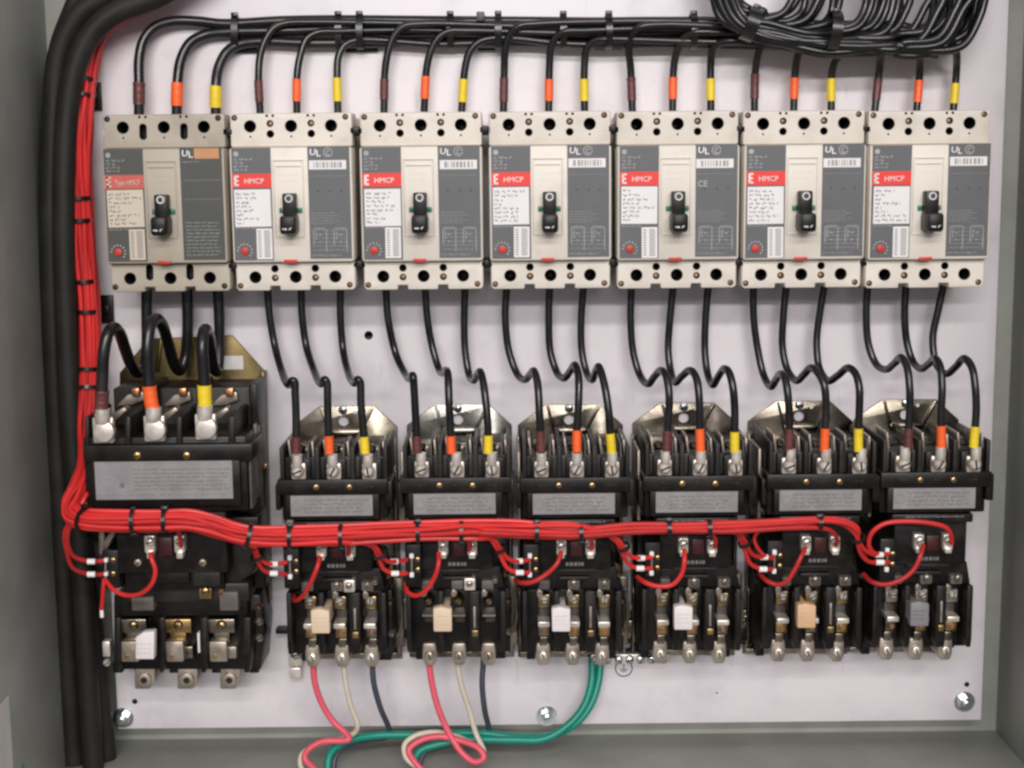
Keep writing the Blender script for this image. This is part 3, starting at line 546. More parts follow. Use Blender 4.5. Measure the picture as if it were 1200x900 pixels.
# ------------------------------------------------------------------ the large starter at the left
def big_starter():
    q = Q(222, 440); e = empty('large_motor_starter', P(222, 440, 0)); B = 'black_plastic'
    tag(e, 'large black motor starter with wide silver nameplate at the left', 'motor starter')
    def O(name, g, m, par=None): return obj(name, g, m, par or e)
    bp = O('base_plate', q.poly(G(), [(140, 437), (174, 397), (272, 393), (309, 434), (316, 712), (300, 775), (150, 775), (142, 700)], .0006, .004, .0008), 'chromate_olive')
    O('stamped_rib', q.poly(G(), [(186, 398), (190, 398), (186, 436), (181, 436)], .003, .008, .001), 'chromate_olive', bp)
    O('stamped_rib', q.poly(G(), [(228, 396), (232, 396), (242, 436), (237, 436)], .003, .008, .001), 'chromate_olive', bp)
    O('side_flange', q.poly(G(), [(305, 436), (309.5, 436), (316, 708), (311, 708)], .004, .02, .0006), 'chromate_olive', bp)
    O('white_sticker', q.box(G(), 259, 417, 285, 433, .004, .0046), 'white_label', bp)
    O('rear_block', q.box(G(), 136, 454, 301, 610, .004, .055, .002), 'dusty_black')
    for x0, x1 in ((176, 184), (230, 238), (292, 302)): O('rear_ridge', q.box(G(), x0, 450, x1, 500, .02, .07, .0015), B)
    O('front_block', q.box(G(), 99, 512, 290, 600, .05, .118, .002), B)
    for x0, x1 in ((99, 104), (146, 153), (206, 213), (267, 275)):
        O('barrier', q.poly(G(), [(x0, 488), (x1, 488), (x1, 528), (x0, 528)], .05, .122, .002), 'dusty_black')
    for i, x in enumerate((158, 213, 268)):
        c = O('contact_plate', q.poly(G(), [(x-22, 476), (x-9, 463), (x+9, 459), (x+11, 469), (x-4, 475)], .055, .062, .001), 'dull_tin')
        O('contact_screw', q.box(G(), x-4, 455, x+5, 465, .062, .07, .001), 'copper', c)
    for i, x in enumerate((121, 181, 241)):
        t = O('terminal_tongue', q.poly(G(), [(x+9, 486), (x+24, 477), (x+28, 481), (x+13, 494)], .085, .1, .001), 'dull_tin')
        y = 505-2*i
        lug = O('terminal_lug', q.box(q.box(G(), x-13, y-16, x+12, y+15, .118, .124, .002), x-5, y-17, x+5, y-10, .12, .128, .001), 'tin')
        O('crimp_barrel', G().tube([Vector(loc(*q.p(x-1, yy, .129), .129)) for yy in (y-26, y-20, y-16, y-9)], lambda s: .0066-.001*(s > .8), 16), 'tin', lug)
        O('bolt_head', q.cyl(G(), x, y+1.5, 11.5, .124, .132, 20, .0014), 'tin', lug)
    O('front_bar', q.box(G(), 97, 521, 296, 541, .07, .125, .0016), B)
    for x in (160, 218): O('bar_screw', q.screw(G(), x, 534.5, 4.5, .125, .1275, .4), ['brass', 'hole_black'])
    O('nameplate_holder', q.box(G(), 106, 538, 282, 594, .06, .1235, .0014), B)
    npl = O('nameplate', q.box(G(), 111.5, 540.5, 272.5, 585, .1232, .1241), 'nameplate')
    g = G(); q.greek(g, 158, 547, 268, 576, 6, .1241, 31, fill=.95, thick=.5, wmin=.05, wmax=.2); q.greek(g, 115, 578, 268, 582, 1, .1241, 4, fill=.95, thick=.5, wmin=.02, wmax=.05)
    for x in (127, 175, 222): q.greek(g, x-3, 541, x+4, 545, 1, .1241, x, fill=1, thick=.8)
    q.cyl(g, 143, 569, 3, .124, .1243, 10)
    O('nameplate_print', g, 'faint_ink', npl)
    g = G(); u, v = q.p(127, 563, .1241)
    for t in range(18): g.cyl(u+.0072*math.cos(t*.349), v+.0058*math.sin(t*.349), .124, .1243, .0006, 6)
    q.greek(g, 122, 560, 133, 566, 2, .1241, 3, fill=1); O('seal_print', g, 'blue_ink', npl)
    # right cheek panels
    uR = q.p(290, 550, .118)[0]
    for (h0, h1, y0, y1) in ((.06, .078, 500, 575), (.086, .11, 520, 590), (.03, .05, 470, 560)):
        v0 = q.p(280, y1, .09)[1]; v1 = q.p(280, y0, .09)[1]
        O('cheek_panel', G().box(uR-.001, uR+.0016, v0, v1, h0, h1, .0005), 'cheek_grey')
    O('copper_clip', q.box(G(), 300, 544, 312, 550, .03, .04, .0008), 'copper')
    # coil section
    O('coil_housing', q.box(G(), 136, 596, 266, 672, .006, .1, .002), B)
    O('corner_strut', q.poly(G(), [(115, 594), (122, 594), (122, 650), (116, 650)], .03, .09, .001), 'dull_tin')
    O('corner_strut', q.poly(G(), [(118, 640), (140, 606), (145, 606), (124, 646)], .06, .09, .001), 'dull_tin')
    O('shoulder', q.poly(G(), [(258, 600), (306, 600), (311, 690), (258, 690)], .006, .05, .002), B)
    O('coil_drum', q.cyl(G(), 272, 655, 28, .04, .075, 28, .002), 'dusty_black')
    for x in (175, 210):
        o = O('coil_terminal', q.box(q.box(G(), x-6, 628, x+6, 648, .098, .11, .001), x-3.5, 646, x+4, 655, .1, .112, .001), 'tin')
        O('screw', q.screw(G(), x, 636, 5.2, .11, .115, .3), ['tin', 'hole_black'], o)
    O('coil_window', q.box(G(), 185, 630, 202, 652, .098, .103, .001), 'dark_red_plastic')
    for x in (161, 237): O('cover_screw', q.screw(G(), x, 660, 4.4, .1, .1025, .8), ['dull_tin', 'hole_black'])
    O('lower_coil_block', q.box(q.box(G(), 146, 664, 262, 692, .006, .09, .0016), 168, 668, 222, 684, .08, .096, .002), B)
    ax = O('auxiliary_contact', q.box(G(), 120, 645, 140, 690, .006, .096, .0016), B)
    for y in (657, 673): O('screw', q.screw(G(), 132, y, 3.4, .096, .098, .4), ['brass', 'hole_black'], ax); O('terminal_nub', q.box(G(), 121.5, y-2.5, 126, y+2.5, .095, .1, .0008), 'ferrule', ax)
    O('jumper', G().rod(loc(*q.p(123.7, 657, .099), .099), loc(*q.p(123.7, 678, .099), .099), .001, 8), 'dull_tin', ax)
    O('brass_terminal', q.screw(q.box(G(), 233, 687, 248, 702, .07, .09, .001), 240, 694, 5, .09, .094), ['brass', 'hole_black'])
    O('copper_bolt', q.box(G(), 256, 684, 262, 698, .07, .088, .001), 'copper')
    O('brass_terminal', q.screw(q.box(G(), 274, 681, 289, 690, .04, .055, .001), 282, 684, 5, .055, .062), ['brass', 'hole_black'])
    O('heater_cover', q.box(G(), 257, 694, 279, 716, .05, .088, .001), 'cheek_grey'); O('heater_cover', q.box(G(), 154, 700, 180, 716, .05, .086, .001), 'cheek_grey')
    O('bridge_block', q.box(G(), 148, 684, 292, 706, .006, .082, .0018), 'dusty_black')
    O('relay_arm', q.box(G(), 262, 606, 303, 632, .03, .072, .0016), B); O('relay_arm', q.box(G(), 226, 668, 258, 688, .05, .098, .0016), 'dusty_black')
    O('spring_bracket', q.poly(G(), [(284, 632), (296, 628), (302, 668), (292, 676)], .05, .06, .0008), 'cheek_grey')
    ov = O('overload_relay', q.poly(G(), [(133, 697), (305, 697), (310, 735), (306, 785), (133, 785)], .005, .052, .002), B)
    O('overload_deck', q.box(G(), 140, 700, 290, 722, .04, .07, .002), 'black_plastic', ov)
    for x0, x1 in ((134, 141), (185, 193), (234, 243), (284, 294)):
        O('barrier', q.poly(G(), [(x0, 724), (x1, 724), (x1, 776), (x1-2, 789), (x0+2, 789), (x0, 776)], .02, .078, .0016), B, ov)
    for x in (137, 203, 253, 297): O('foot', q.box(G(), x-5, 778, x+6, 789, .01, .05, .001), B, ov)
    O('slot_insert', q.box(G(), 231.5, 742, 234, 765, .07, .0792, .0003), 'white_label', ov)
    for i, x in enumerate((155.5, 208, 259)):
        hb = O('heater_strap', q.box(q.box(G(), x-16, 726, x+16, 742, .052, .074, .001), x-9, 740, x+10, 753, .05, .068, .001), 'chromate_tan' if i != 1 else 'brass', ov)
        O('strap_screw', q.screw(G(), x, 733.5, 5.8, .072, .0775, .3+i), ['brass', 'hole_black'], hb)
        for dx in (-11, 11): O('strap_hole', q.cyl(G(), x+dx, 735, 2.2, .0715, .0724, 10), 'hole_black', hb)
        O('load_clamp', q.box(G(), x-14, 752, x+7, 776, .045, .074, .0014), 'dull_tin', ov); O('clamp_arm', q.box(G(), x+8, 758, x+18, 772, .04, .066, .001), 'chromate_tan' if i == 1 else 'dull_tin', ov)
        O('clamp_pin', q.cyl(G(), x-8, 770, 2.5, .074, .076, 10), 'brass', ov)
        xl = 169.5+50*i
        lg = O('load_lug', q.poly(q.box(G(), xl-8, 766, xl+6, 782, .02, .04, .001), [(xl-12, 782), (xl+8, 777), (xl+12, 783), (xl+12, 800), (xl+6, 808), (xl-12, 808)], .02, .05, .0016), 'dull_tin', ov)
        O('lug_screw', q.cyl(q.cyl(G(), xl-1, 797.5, 8.4, .05, .0535, 18, .0008, 0), xl-1, 797.5, 4.2, .0534, .0538, 6, 0, 1), ['dull_tin', 'hole_black'], lg)
    rt = O('reset_tag', q.poly(G(), [(158.5, 747), (165, 743), (168, 741), (181, 740), (180.5, 773), (158.5, 773)], .1, .11, .0014), 'tag_white', ov)
    O('tag_stem', q.box(G(), 163, 748, 177, 768, .05, .1005, .001), B, rt)
    O('tag_print', q.greek(G(), 161, 752, 178, 768, 3, .11, 3, fill=.9, thick=.3), 'tag_ink', rt)
    for y, r in ((712, 3.6), (730, 5), (749, 5)): O('edge_screw', q.screw(G(), 303, y, r, .05, .056, .5), ['copper' if y == 712 else 'dull_tin', 'hole_black'], ov)
    O('side_lug', q.screw(q.box(G(), 120, 752, 129, 770, .05, .06, .001), 124, 778, 4.5, .05, .056), ['tin', 'hole_black'])
    return e
big_starter()
# ------------------------------------------------------------------ line wires above the breakers
TAPE = ['brown', 'orange', 'yellow']
TOPW = [
 [[(163, 137), (163, 97), (163, 70), (168, 48), (181, 32), (202, 25), (232, 25), (262, 28)], [(207, 137), (208, 97), (212, 70), (223, 50), (240, 41), (262, 38)], [(253, 137), (253, 100), (256, 80), (265, 62), (278, 53), (302, 49)]],
 [[(305, 134), (303, 90), (305, 65), (312, 45), (322, 32), (336, 27), (362, 26)], [(348, 133), (348, 90), (352, 65), (360, 45), (373, 38), (395, 37)], [(396, 133), (395, 90), (397, 65), (405, 52), (420, 47), (440, 47)]],
 [[(450, 132), (451, 85), (455, 60), (462, 42), (473, 31), (495, 28)], [(497, 131), (500, 80), (505, 60), (513, 45), (525, 37), (545, 36)], [(541, 131), (545, 80), (551, 60), (562, 49), (578, 45), (600, 45)]],
 [[(590, 131), (591, 80), (592, 60), (597, 42), (608, 31), (630, 28)], [(643, 131), (644, 75), (646, 55), (652, 43), (662, 37), (685, 36)], [(685, 131), (685, 75), (688, 57), (697, 48), (710, 46), (730, 46)]],
 [[(741, 131), (739, 80), (737, 60), (740, 42), (750, 32), (775, 29)], [(788, 131), (790, 75), (795, 56), (803, 43), (816, 38), (840, 38)], [(833, 131), (833, 72), (835, 58), (842, 51), (856, 48), (880, 50)]],
 [[(884, 131), (885, 85), (888, 65), (894, 52), (905, 42), (930, 38)], [(930, 131), (932, 82), (936, 63), (943, 53), (958, 47), (985, 47)], [(974, 131), (975, 85), (980, 70), (990, 61), (1006, 55), (1030, 55)]],
 [[(1025, 131), (1031, 78), (1034, 60), (1040, 46), (1052, 30)], [(1074, 131), (1078, 82), (1079, 62), (1083, 40), (1092, 20)], [(1117, 131), (1121, 80), (1121, 64), (1116, 48), (1112, 25)]]]
TAPEY = [[(97, 123), (97, 125), (101, 127)], [(94, 120), (92, 119), (91, 120)], [(92, 118), (89, 117), (92, 120)], [(91, 120), (91, 119), (91, 119)], [(91, 119), (89, 117), (91, 118)], [(86, 117), (90, 118), (91, 119)], [(92, 117), (94, 121), (96, 122)]]
rw = random.Random(3)
for k in range(7):
    for j in range(3):
        t = TOPW[k][j]; hl = .010+k*.0062; pts = []
        for i, (x, y) in enumerate(t):
            f = min(1, max(0, (i-1)/max(1, len(t)-3))); pts.append((x, y, .022*(1-f)+hl*f))
        if k < 6:
            x, ly = t[-1]; xe = 1096+rw.uniform(0, 40)
            while x < xe-75:
                x += rw.uniform(55, 80); sag = max(0, (x-820)/330)*9
                pts.append((x, ly+rw.uniform(-1.6, 1.6)+sag*.9+(k % 3-1)*3.0+(4 if j == 2 else 0), hl+rw.uniform(-.001, .001)))
            pts += [(xe-28, ly+7, hl), (xe, ly-10, hl), (xe+10, ly-45, hl), (xe+10, -80, hl)]
        else: pts += [(t[-1][0]+3, -15, .05), (t[-1][0]+6, -80, .05)]
        y0, y1 = TAPEY[k][j]; z1 = P(t[0][0], y0, .022).z; z0 = P(t[0][0], y1, .022).z
        wire('line_wire', pts, .0047 if k == 0 else .0034, 'wire_black', 'black wire with %s tape entering the top of the %s breaker from the left' % (TAPE[j], th(k)), 'wire', 'line wires above the breakers', (z0, z1, 'tape_'+TAPE[j], 'colour_tape'))
# slack coil at the top right
rc = random.Random(11); CO = []
for n_, (lo, hi, b0, b1, cnt) in enumerate(((932, 984, 17, 30, 8), (1012, 1058, 28, 40, 8), (1098, 1150, 38, 56, 9))):
    for i in range(cnt):
        f = i/(cnt-1); CO.append((836+24*(1-f)+rc.uniform(-3, 3), b0+(b1-b0)*f+rc.uniform(-2, 2), lo+(hi-lo)*f+rc.uniform(-3, 3), .05+n_*.003+rc.uniform(0, .014), n_))
for i, (xs, b, xe, h, n_) in enumerate(CO):
    jit = lambda s=1.5: rc.uniform(-s, s)
    sl = rc.uniform(2, 13); h += rc.uniform(-.012, -.002); xe += rc.uniform(-6, 6); b -= 3; ra = max(.8, b/29)*rc.uniform(.85, 1.15); rb = rc.uniform(.7, 1.7) if n_ < 2 else rc.uniform(1.3, 2.6); dsl = sl*(xe-xs)/300
    pts = [(xs-4, -75, h), (xs-2, -30, h), (xs+2, min(-4, b-36*ra)+jit(), h), (xs+9*ra, b-16*ra, h), (xs+23*ra, b-5*ra, h+.002), (xs+44*ra, b+jit(), h+.003)]
    x = xs+44*ra
    while x < xe-95: x += 45; pts.append((x, b+2+jit(3.4)+4*math.sin((x-xs)/(xe-xs)*3.1)+sl*(x-xs)/300, h+.003+rc.uniform(-.002, .002)))
    pts += [(xe-34*rb, b+3+dsl, h+.002), (xe-13*rb, b-3+dsl, h+.002), (xe-3*rb, b-17*rb+dsl, h), (xe+3, min(-6, b-44), h), (xe+6+rc.uniform(-4, 14), -80, h)]
    wire('slack_wire', pts, .0034, 'wire_black', 'black slack wire rising in the %s strand of the coil at top right' % ('left', 'middle', 'right')[n_], 'wire', 'coiled slack wires')
# ------------------------------------------------------------------ load wires from breakers to starters, from lug upwards
LOAD = [
 [[(118, 500), (119, 470), (120, 440), (122, 410), (127, 390), (133, 384), (140, 390), (147, 410), (154, 428), (162, 437), (169, 430), (172, 405), (172, 370), (172, 335)],
  [(180, 500), (177, 470), (174, 440), (173, 405), (176, 382), (183, 374), (190, 381), (197, 402), (204, 426), (211, 434), (217, 420), (220, 385), (219, 335)],
  [(241, 498), (240, 470), (239, 440), (237, 405), (238, 392), (241, 386), (245, 394), (248, 415), (251, 432), (255, 434), (257, 410), (257, 375), (255, 335)]],
 [[(347, 545), (347, 512), (347, 488), (346, 462), (345, 447), (343, 446), (338, 451), (330, 434), (322, 405), (316, 370), (313, 335)],
  [(386, 545), (385, 505), (384, 472), (383, 448), (381, 445), (376, 450), (368, 434), (359, 406), (354, 370), (353, 335)],
  [(428, 545), (426, 505), (423, 472), (422, 448), (420, 445), (415, 449), (408, 436), (402, 410), (399, 370), (399, 335)]],
 [[(489, 545), (488, 512), (487, 488), (485, 452), (484, 441), (481, 443), (476, 440), (464, 415), (455, 375), (452, 335)],
  [(529, 545), (528, 505), (526, 465), (525, 440), (523, 434), (520, 437), (515, 434), (507, 408), (501, 375), (498, 335)],
  [(572, 545), (572, 510), (571, 488), (567, 453), (563, 436), (559, 440), (555, 446), (550, 440), (545, 410), (544, 375), (545, 335)]],
 [[(634, 545), (633, 505), (632, 480), (630, 450), (626, 435), (622, 438), (615, 445), (606, 438), (596, 410), (592, 370), (594, 335)],
  [(676, 545), (676, 505), (678, 470), (678, 442), (674, 428), (669, 434), (661, 443), (653, 437), (645, 413), (643, 375), (644, 335)],
  [(717, 545), (715, 508), (713, 480), (708, 450), (702, 430), (698, 436), (694, 445), (688, 438), (682, 413), (681, 375), (684, 335)]],
 [[(781, 548), (782, 508), (784, 480), (784, 460), (781, 442), (775, 434), (767, 441), (759, 450), (750, 440), (742, 413), (739, 375), (740, 335)],
  [(821, 545), (820, 505), (819, 462), (816, 443), (809, 434), (799, 441), (791, 448), (786, 435), (783, 410), (785, 375), (789, 335)],
  [(861, 545), (861, 505), (861, 480), (859, 455), (855, 438), (849, 432), (842, 441), (835, 451), (829, 437), (826, 410), (827, 370), (830, 335)]],
 [[(924, 548), (925, 505), (925, 488), (923, 460), (920, 444), (915, 438), (910, 444), (903, 453), (895, 440), (888, 410), (883, 370), (883, 330)],
  [(966, 545), (967, 502), (968, 480), (966, 452), (960, 439), (951, 431), (942, 439), (933, 446), (923, 434), (917, 408), (918, 370), (922, 330)],
  [(1006, 545), (1006, 502), (1007, 480), (1007, 455), (1003, 439), (994, 431), (982, 440), (970, 446), (960, 431), (957, 400), (961, 365), (967, 330)]],
 [[(1064, 542), (1065, 502), (1066, 480), (1066, 455), (1063, 431), (1056, 419), (1048, 426), (1038, 433), (1027, 427), (1018, 405), (1015, 370), (1017, 330)],
  [(1103, 540), (1103, 498), (1103, 480), (1104, 455), (1102, 431), (1096, 420), (1089, 426), (1079, 432), (1070, 424), (1063, 403), (1060, 370), (1062, 330)],
  [(1141, 538), (1143, 498), (1144, 480), (1143, 455), (1139, 431), (1130, 420), (1120, 430), (1108, 438), (1097, 426), (1093, 396), (1099, 365), (1107, 330)]]]
LT = [[(457, 488), (452, 481), (451, 480)], [(512, 537), (510, 536), (511, 536)], [(511, 534), (510, 534), (510, 536)], [(505, 530), (503, 530), (508, 532)], [(505, 533), (502, 530), (505, 531)], [(503, 528), (502, 529), (502, 529)], [(502, 527), (498, 525), (499, 527)]]
for k in range(7):
    hz = .129 if k == 0 else .1085
    for j in range(3):
        t = list(LOAD[k][j]); t[0] = (t[0][0], t[0][1]-(14 if k else 16)); n = len(t); tops = min(range(2, n-3), key=lambda i: t[i][1]); pts = []
        for i, (x, y) in enumerate(t):
            if i <= tops-2: h = hz
            elif i >= n-3: h = .022
            else:
                f = (i-(tops-2))/((n-3)-(tops-2)); f = f*f*(3-2*f); h = hz+(.022-hz)*f
            pts.append((x, y, h))
        y0, y1 = LT[k][j]; z1 = P(t[1][0], y0, hz).z; z0 = P(t[1][0], y1, hz).z
        wire('load_wire', pts, .0051 if k == 0 else .0034, 'wire_black', 'black wire with %s tape from the %s breaker down to the starter below it' % (TAPE[j], th(k)), 'wire', 'load wires from breakers to starters', (z0, z1, 'tape_'+TAPE[j], 'colour_tape'))
# ------------------------------------------------------------------ heavy supply cables down the left side
CB = [([(160, -60), (128, -8), (98, 12), (80, 36), (68, 70), (63, 120), (60, 220), (61, 340), (65, 480), (72, 620), (78, 760), (88, 910), (94, 980)], .030, .0100, 'outer thick black cable curving down along the left cabinet wall'),
      ([(240, -40), (180, -2), (140, 12), (112, 34), (93, 66), (82, 110), (76, 180), (75, 280), (79, 400), (85, 520), (94, 640), (101, 760), (110, 910), (114, 980)], .042, .0098, 'thick black cable curving in from the top, beside the red wires'),
      ([(250, -70), (172, -26), (128, 2), (104, 30), (88, 66), (80, 110), (76, 200), (76, 320), (79, 480), (96, 620), (113, 760), (127, 910), (131, 980)], .020, .0088, 'black cable behind the others, nearest the panel edge at the bottom left'),
      ([(140, -80), (100, -20), (82, 20), (68, 60), (64, 110), (62, 200), (63, 320), (66, 480), (82, 640), (100, 780), (112, 910), (116, 980)], .012, .0085, 'black cable hidden behind the pair at the left wall')]
for pts, h, r, lab in CB: wire('supply_cable', [(x, y, h) for x, y in pts], r, 'cable_black', lab, 'cable', 'heavy black cables on the left', n=14)
# ------------------------------------------------------------------ red control harness
RW = .00196
CEN = [(230, -45, .014), (172, -2, .014), (138, 14, .014), (113, 38, .016), (102, 72, .022), (97, 110, .028), (94, 150, .032), (93, 190, .032), (94, 230, .032), (97, 290, .032), (102, 345, .034), (104, 400, .036), (104, 450, .04), (103, 500, .05), (103, 540, .08),
       (94, 570, .106), (85, 590, .12), (86, 603, .131), (100, 608.5, .137), (140, 610, .139), (190, 610, .139), (222, 610, .139), (250, 616, .136), (275, 624, .132), (300, 629, .129), (345, 629, .128), (400, 628, .128), (450, 625, .128), (500, 623, .128),
       (560, 622, .128), (620, 623, .128), (680, 624, .128), (740, 620, .128), (800, 619, .128), (860, 618, .127), (920, 615, .126), (968, 612, .126), (990, 615, .124), (1001, 624, .122)]
CW = PP(CEN)
def lanes(n):
    L = []
    for i in range(-5, 6):
        for j in range(-5, 6):
            L.append((i+.5*(j % 2), j*.866))
    L.sort(key=lambda p: (p[0]-.2)**2*1.0+(p[1]-.1)**2*1.25); return L[:n]
# (leaves after centre station index, branch pixels, what, ferrule pixel)
BR = []
BR.append((16, [(80, 622, .125), (80, 640, .118), (88, 653, .108), (107, 658, .1), (122, 657, .098)], 'upper auxiliary contact of the large starter', (107, 658)))
BR.append((16, [(77, 620, .122), (78, 645, .116), (86, 666, .106), (106, 673, .1), (122, 673, .098)], 'lower auxiliary contact of the large starter', (107, 673)))
BR.append((19, [(205, 618, .134), (211, 630, .122), (212, 640, .114)], 'right coil terminal of the large starter', None))
SN = [None, 'starter next to the large one', 'starter on grey steel plate', 'starter below fourth breaker', 'starter below fifth breaker', 'starter with tan tag', 'rightmost starter']
AUX = {1: (24, [(300, 642, .122), (303, 652, .116), (312, 660, .11), (322, 661, .106), (336, 659, .1)], [(298, 644, .12), (302, 658, .113), (310, 669, .108), (322, 672, .104), (336, 673, .1)], (321, 661), (321, 672)),
       2: (26, [(438, 638, .122), (446, 650, .117), (455, 658, .111), (464, 658, .107), (477, 656, .1)], [(436, 640, .12), (444, 655, .114), (450, 667, .109), (463, 672, .105), (477, 672, .1)], (462, 658), (463, 672)),
       3: (29, [(578, 632, .122), (587, 644, .117), (596, 655, .111), (608, 658, .107), (621, 656, .1)], [(577, 634, .12), (586, 650, .114), (595, 666, .109), (608, 671, .105), (620, 671, .1)], (608, 657.5), (609, 671)),
       4: (31, [(722, 630, .122), (731, 642, .117), (739, 652, .111), (750, 654, .107), (764, 653, .1)], [(721, 633, .12), (730, 650, .114), (738, 662, .109), (750, 666, .105), (764, 666, .1)], (751, 654), (750, 666)),
       5: (34, [(866, 622, .122), (874, 636, .117), (882, 650, .111), (894, 653, .107), (906, 653, .1)], [(864, 625, .12), (872, 642, .114), (879, 660, .109), (893, 667, .105), (905, 667, .1)], (895, 653), (894, 667)),
       6: (38, [(1006, 633, .119), (1013, 644, .113), (1024, 650, .108), (1032, 650, .105), (1042, 649, .1)], [(1005, 635, .117), (1009, 649, .112), (1018, 658, .108), (1031, 659, .104), (1042, 659, .1)], (1030, 650), (1031, 659))}
COIL = {1: (374, 407, 648), 2: (514, 549, 643), 3: (658, 692, 641), 4: (802, 837, 639), 5: (944, 979, 637), 6: (1081, 1113, 633)}
CIDX = {1: 26, 2: 29, 3: 30, 4: 33, 5: 35}
for k in range(1, 7):
    li, a_, b_, fa, fb = AUX[k]
    BR.append((li, a_, 'upper auxiliary contact of '+SN[k], fa)); BR.append((li, b_, 'lower auxiliary contact of '+SN[k], fb))
    if k < 6:
        x, y = COIL[k][1], COIL[k][2]; BR.append((CIDX[k], [(x-10, y-17, .124), (x+1, y-8, .116), (x+1, y+2, .107)], 'right coil terminal of %s' % SN[k], None))
BR.append((38, [(1004, 632, .116), (1008, 640, .11), (1014, 652, .1)], 'end of the harness beside the rightmost starter', None))
BR.sort(key=lambda b: -b[0])
LN = lanes(len(BR)); rr_ = random.Random(5)
def lane_pts(ln, last, jit=0.26):
    out = []
    for i in range(0, last+1):
        t = (CW[min(i+1, len(CW)-1)]-CW[max(i-1, 0)]).normalized(); nrm = Vector((0, -1, 0)); nrm = (nrm-t*nrm.dot(t)).normalized(); s = nrm.cross(t)
        out.append(CW[i]+s*(ln[0]*(.86 if i < 13 else 1)+rr_.uniform(-jit, jit))*RW*2.02+nrm*(ln[1]+rr_.uniform(-jit, jit))*RW*2.02)
    return out
def ferrule(o, pa, pb, px):
    c = P(px[0], px[1], .1062); d = (P(px[0]+6, px[1], .1058)-c)
    obj('wire_marker', G().tube([c-d*.75-o.location, c-o.location, c+d*.75-o.location], RW*1.3, 12), 'ferrule', o)
for n, (li, br, what, fer) in enumerate(BR):
    pts = lane_pts(LN[n], li)+[P(*p) for p in br]
    o = wire('control_wire', pts, RW, 'wire_red', 'red control wire from harness to '+what, 'wire', 'red control wires', sub=5, world=True, n=8)
    if fer: ferrule(o, None, None, fer)
JUMP = {0: [(176, 648, .114), (178, 656, .118), (182, 668, .118), (178, 684, .116), (164, 696, .113), (145, 697, .108), (132, 690, .104), (124, 680, .098)],
        1: [(375, 652, .108), (372, 664, .114), (365, 681, .113), (356, 697, .106), (346, 704, .09), (344, 697, .07)],
        2: [(514, 648, .107), (514, 660, .114), (509, 677, .114), (499, 692, .111), (487, 698, .106), (478, 694, .1), (475, 684, .09)],
        3: [(658, 646, .107), (653, 660, .113), (640, 673, .113), (624, 682, .112), (611, 683, .106), (604, 680, .09)],
        4: [(802, 644, .107), (802, 656, .114), (799, 672, .114), (788, 685, .113), (771, 687, .111), (757, 683, .106), (747, 676, .09)],
        5: [(944, 642, .106), (939, 652, .113), (931, 668, .114), (921, 682, .113), (910, 685, .11), (899, 681, .106), (890, 672, .095)],
        6: [(1082, 639, .106), (1079, 650, .113), (1071, 667, .114), (1055, 680, .113), (1036, 685, .11), (1022, 682, .105), (1012, 673, .09)]}
for k, pts in JUMP.items():
    wire('jumper_wire', pts, RW*1.08, 'wire_red', 'short red wire looping from the left coil terminal of ' + ('the large starter' if k == 0 else SN[k]), 'wire', 'red coil jumper wires')
o = wire('jumper_wire', [(1036, 650, .104), (1024, 648, .109), (1018, 638, .114), (1022, 624, .118), (1036, 614, .12), (1060, 611, .12), (1090, 613, .12), (1108, 618, .118), (1114, 626, .113), (1115, 637, .106)], RW*1.05, 'wire_red', 'red wire arching over the rightmost starter to its right coil terminal', 'wire')
o = wire('jumper_wire', [(905, 655, .1), (897, 652, .107), (887, 641, .112), (884, 630, .115), (892, 620, .119), (903, 616, .12)], RW*.8, 'wire_red', 'thin red wire rising from auxiliary contact of the starter with tan tag', 'wire')
o = wire('jumper_wire', [(122, 678, .1), (121, 690, .1), (120, 704, .098), (119, 714, .096)], RW, 'wire_red', 'loose red wire end hanging left of the large starter', 'wire')
c = P(119.3, 718, .096); obj('wire_marker', G().tube([c+Vector((0, 0, .005))-o.location, c-o.location, c-Vector((0, 0, .004))-o.location], RW*.9, 10), 'ferrule', o)
# ------------------------------------------------------------------ cable ties
def tie(cpos, axis, a, b, label, group, wd=.0042, head=True, hd_dir=1):
    ax = Vector(axis).normalized(); n2 = Vector((0, -1, 0)); n2 = (n2-ax*n2.dot(ax)).normalized(); n1 = n2.cross(ax); t = .0011; g = G(); N = 28; vs = []; fs = []
    for i in range(N):
        an = 2*math.pi*i/N; c, s = math.cos(an), math.sin(an)
        for (k, w_) in ((0, -1), (0, 1), (1, 1), (1, -1)): vs.append(n1*(c*(a+k*t))+n2*(s*(b+k*t))+ax*(w_*wd/2))
    for i in range(N):
        j = (i+1) % N
        for k in range(4): fs.append([i*4+k, j*4+k, j*4+(k+1) % 4, i*4+(k+1) % 4])
    g.add(vs, [f[::-1] for f in fs]); o = obj('cable_tie', g, 'wire_black'); o.location = cpos; tag(o, label, 'cable tie', group)
    if head:
        hg = G(); e1 = n1*hd_dir; pts = []
        for sx in (-1, 1):
            for (p, q_) in ((a-.0005, -.0025), (a+.0028, -.0022), (a+.0028, .0022), (a-.0005, .0025)): pts.append(e1*p+n2*(q_+b*.3)+ax*(sx*.003))
        hg._bev(pts, [[0, 1, 2, 3], [7, 6, 5, 4], [0, 4, 5, 1], [1, 5, 6, 2], [2, 6, 7, 3], [3, 7, 4, 0]], .0006, 0); obj('tie_head', hg, 'wire_black', o)
    return o
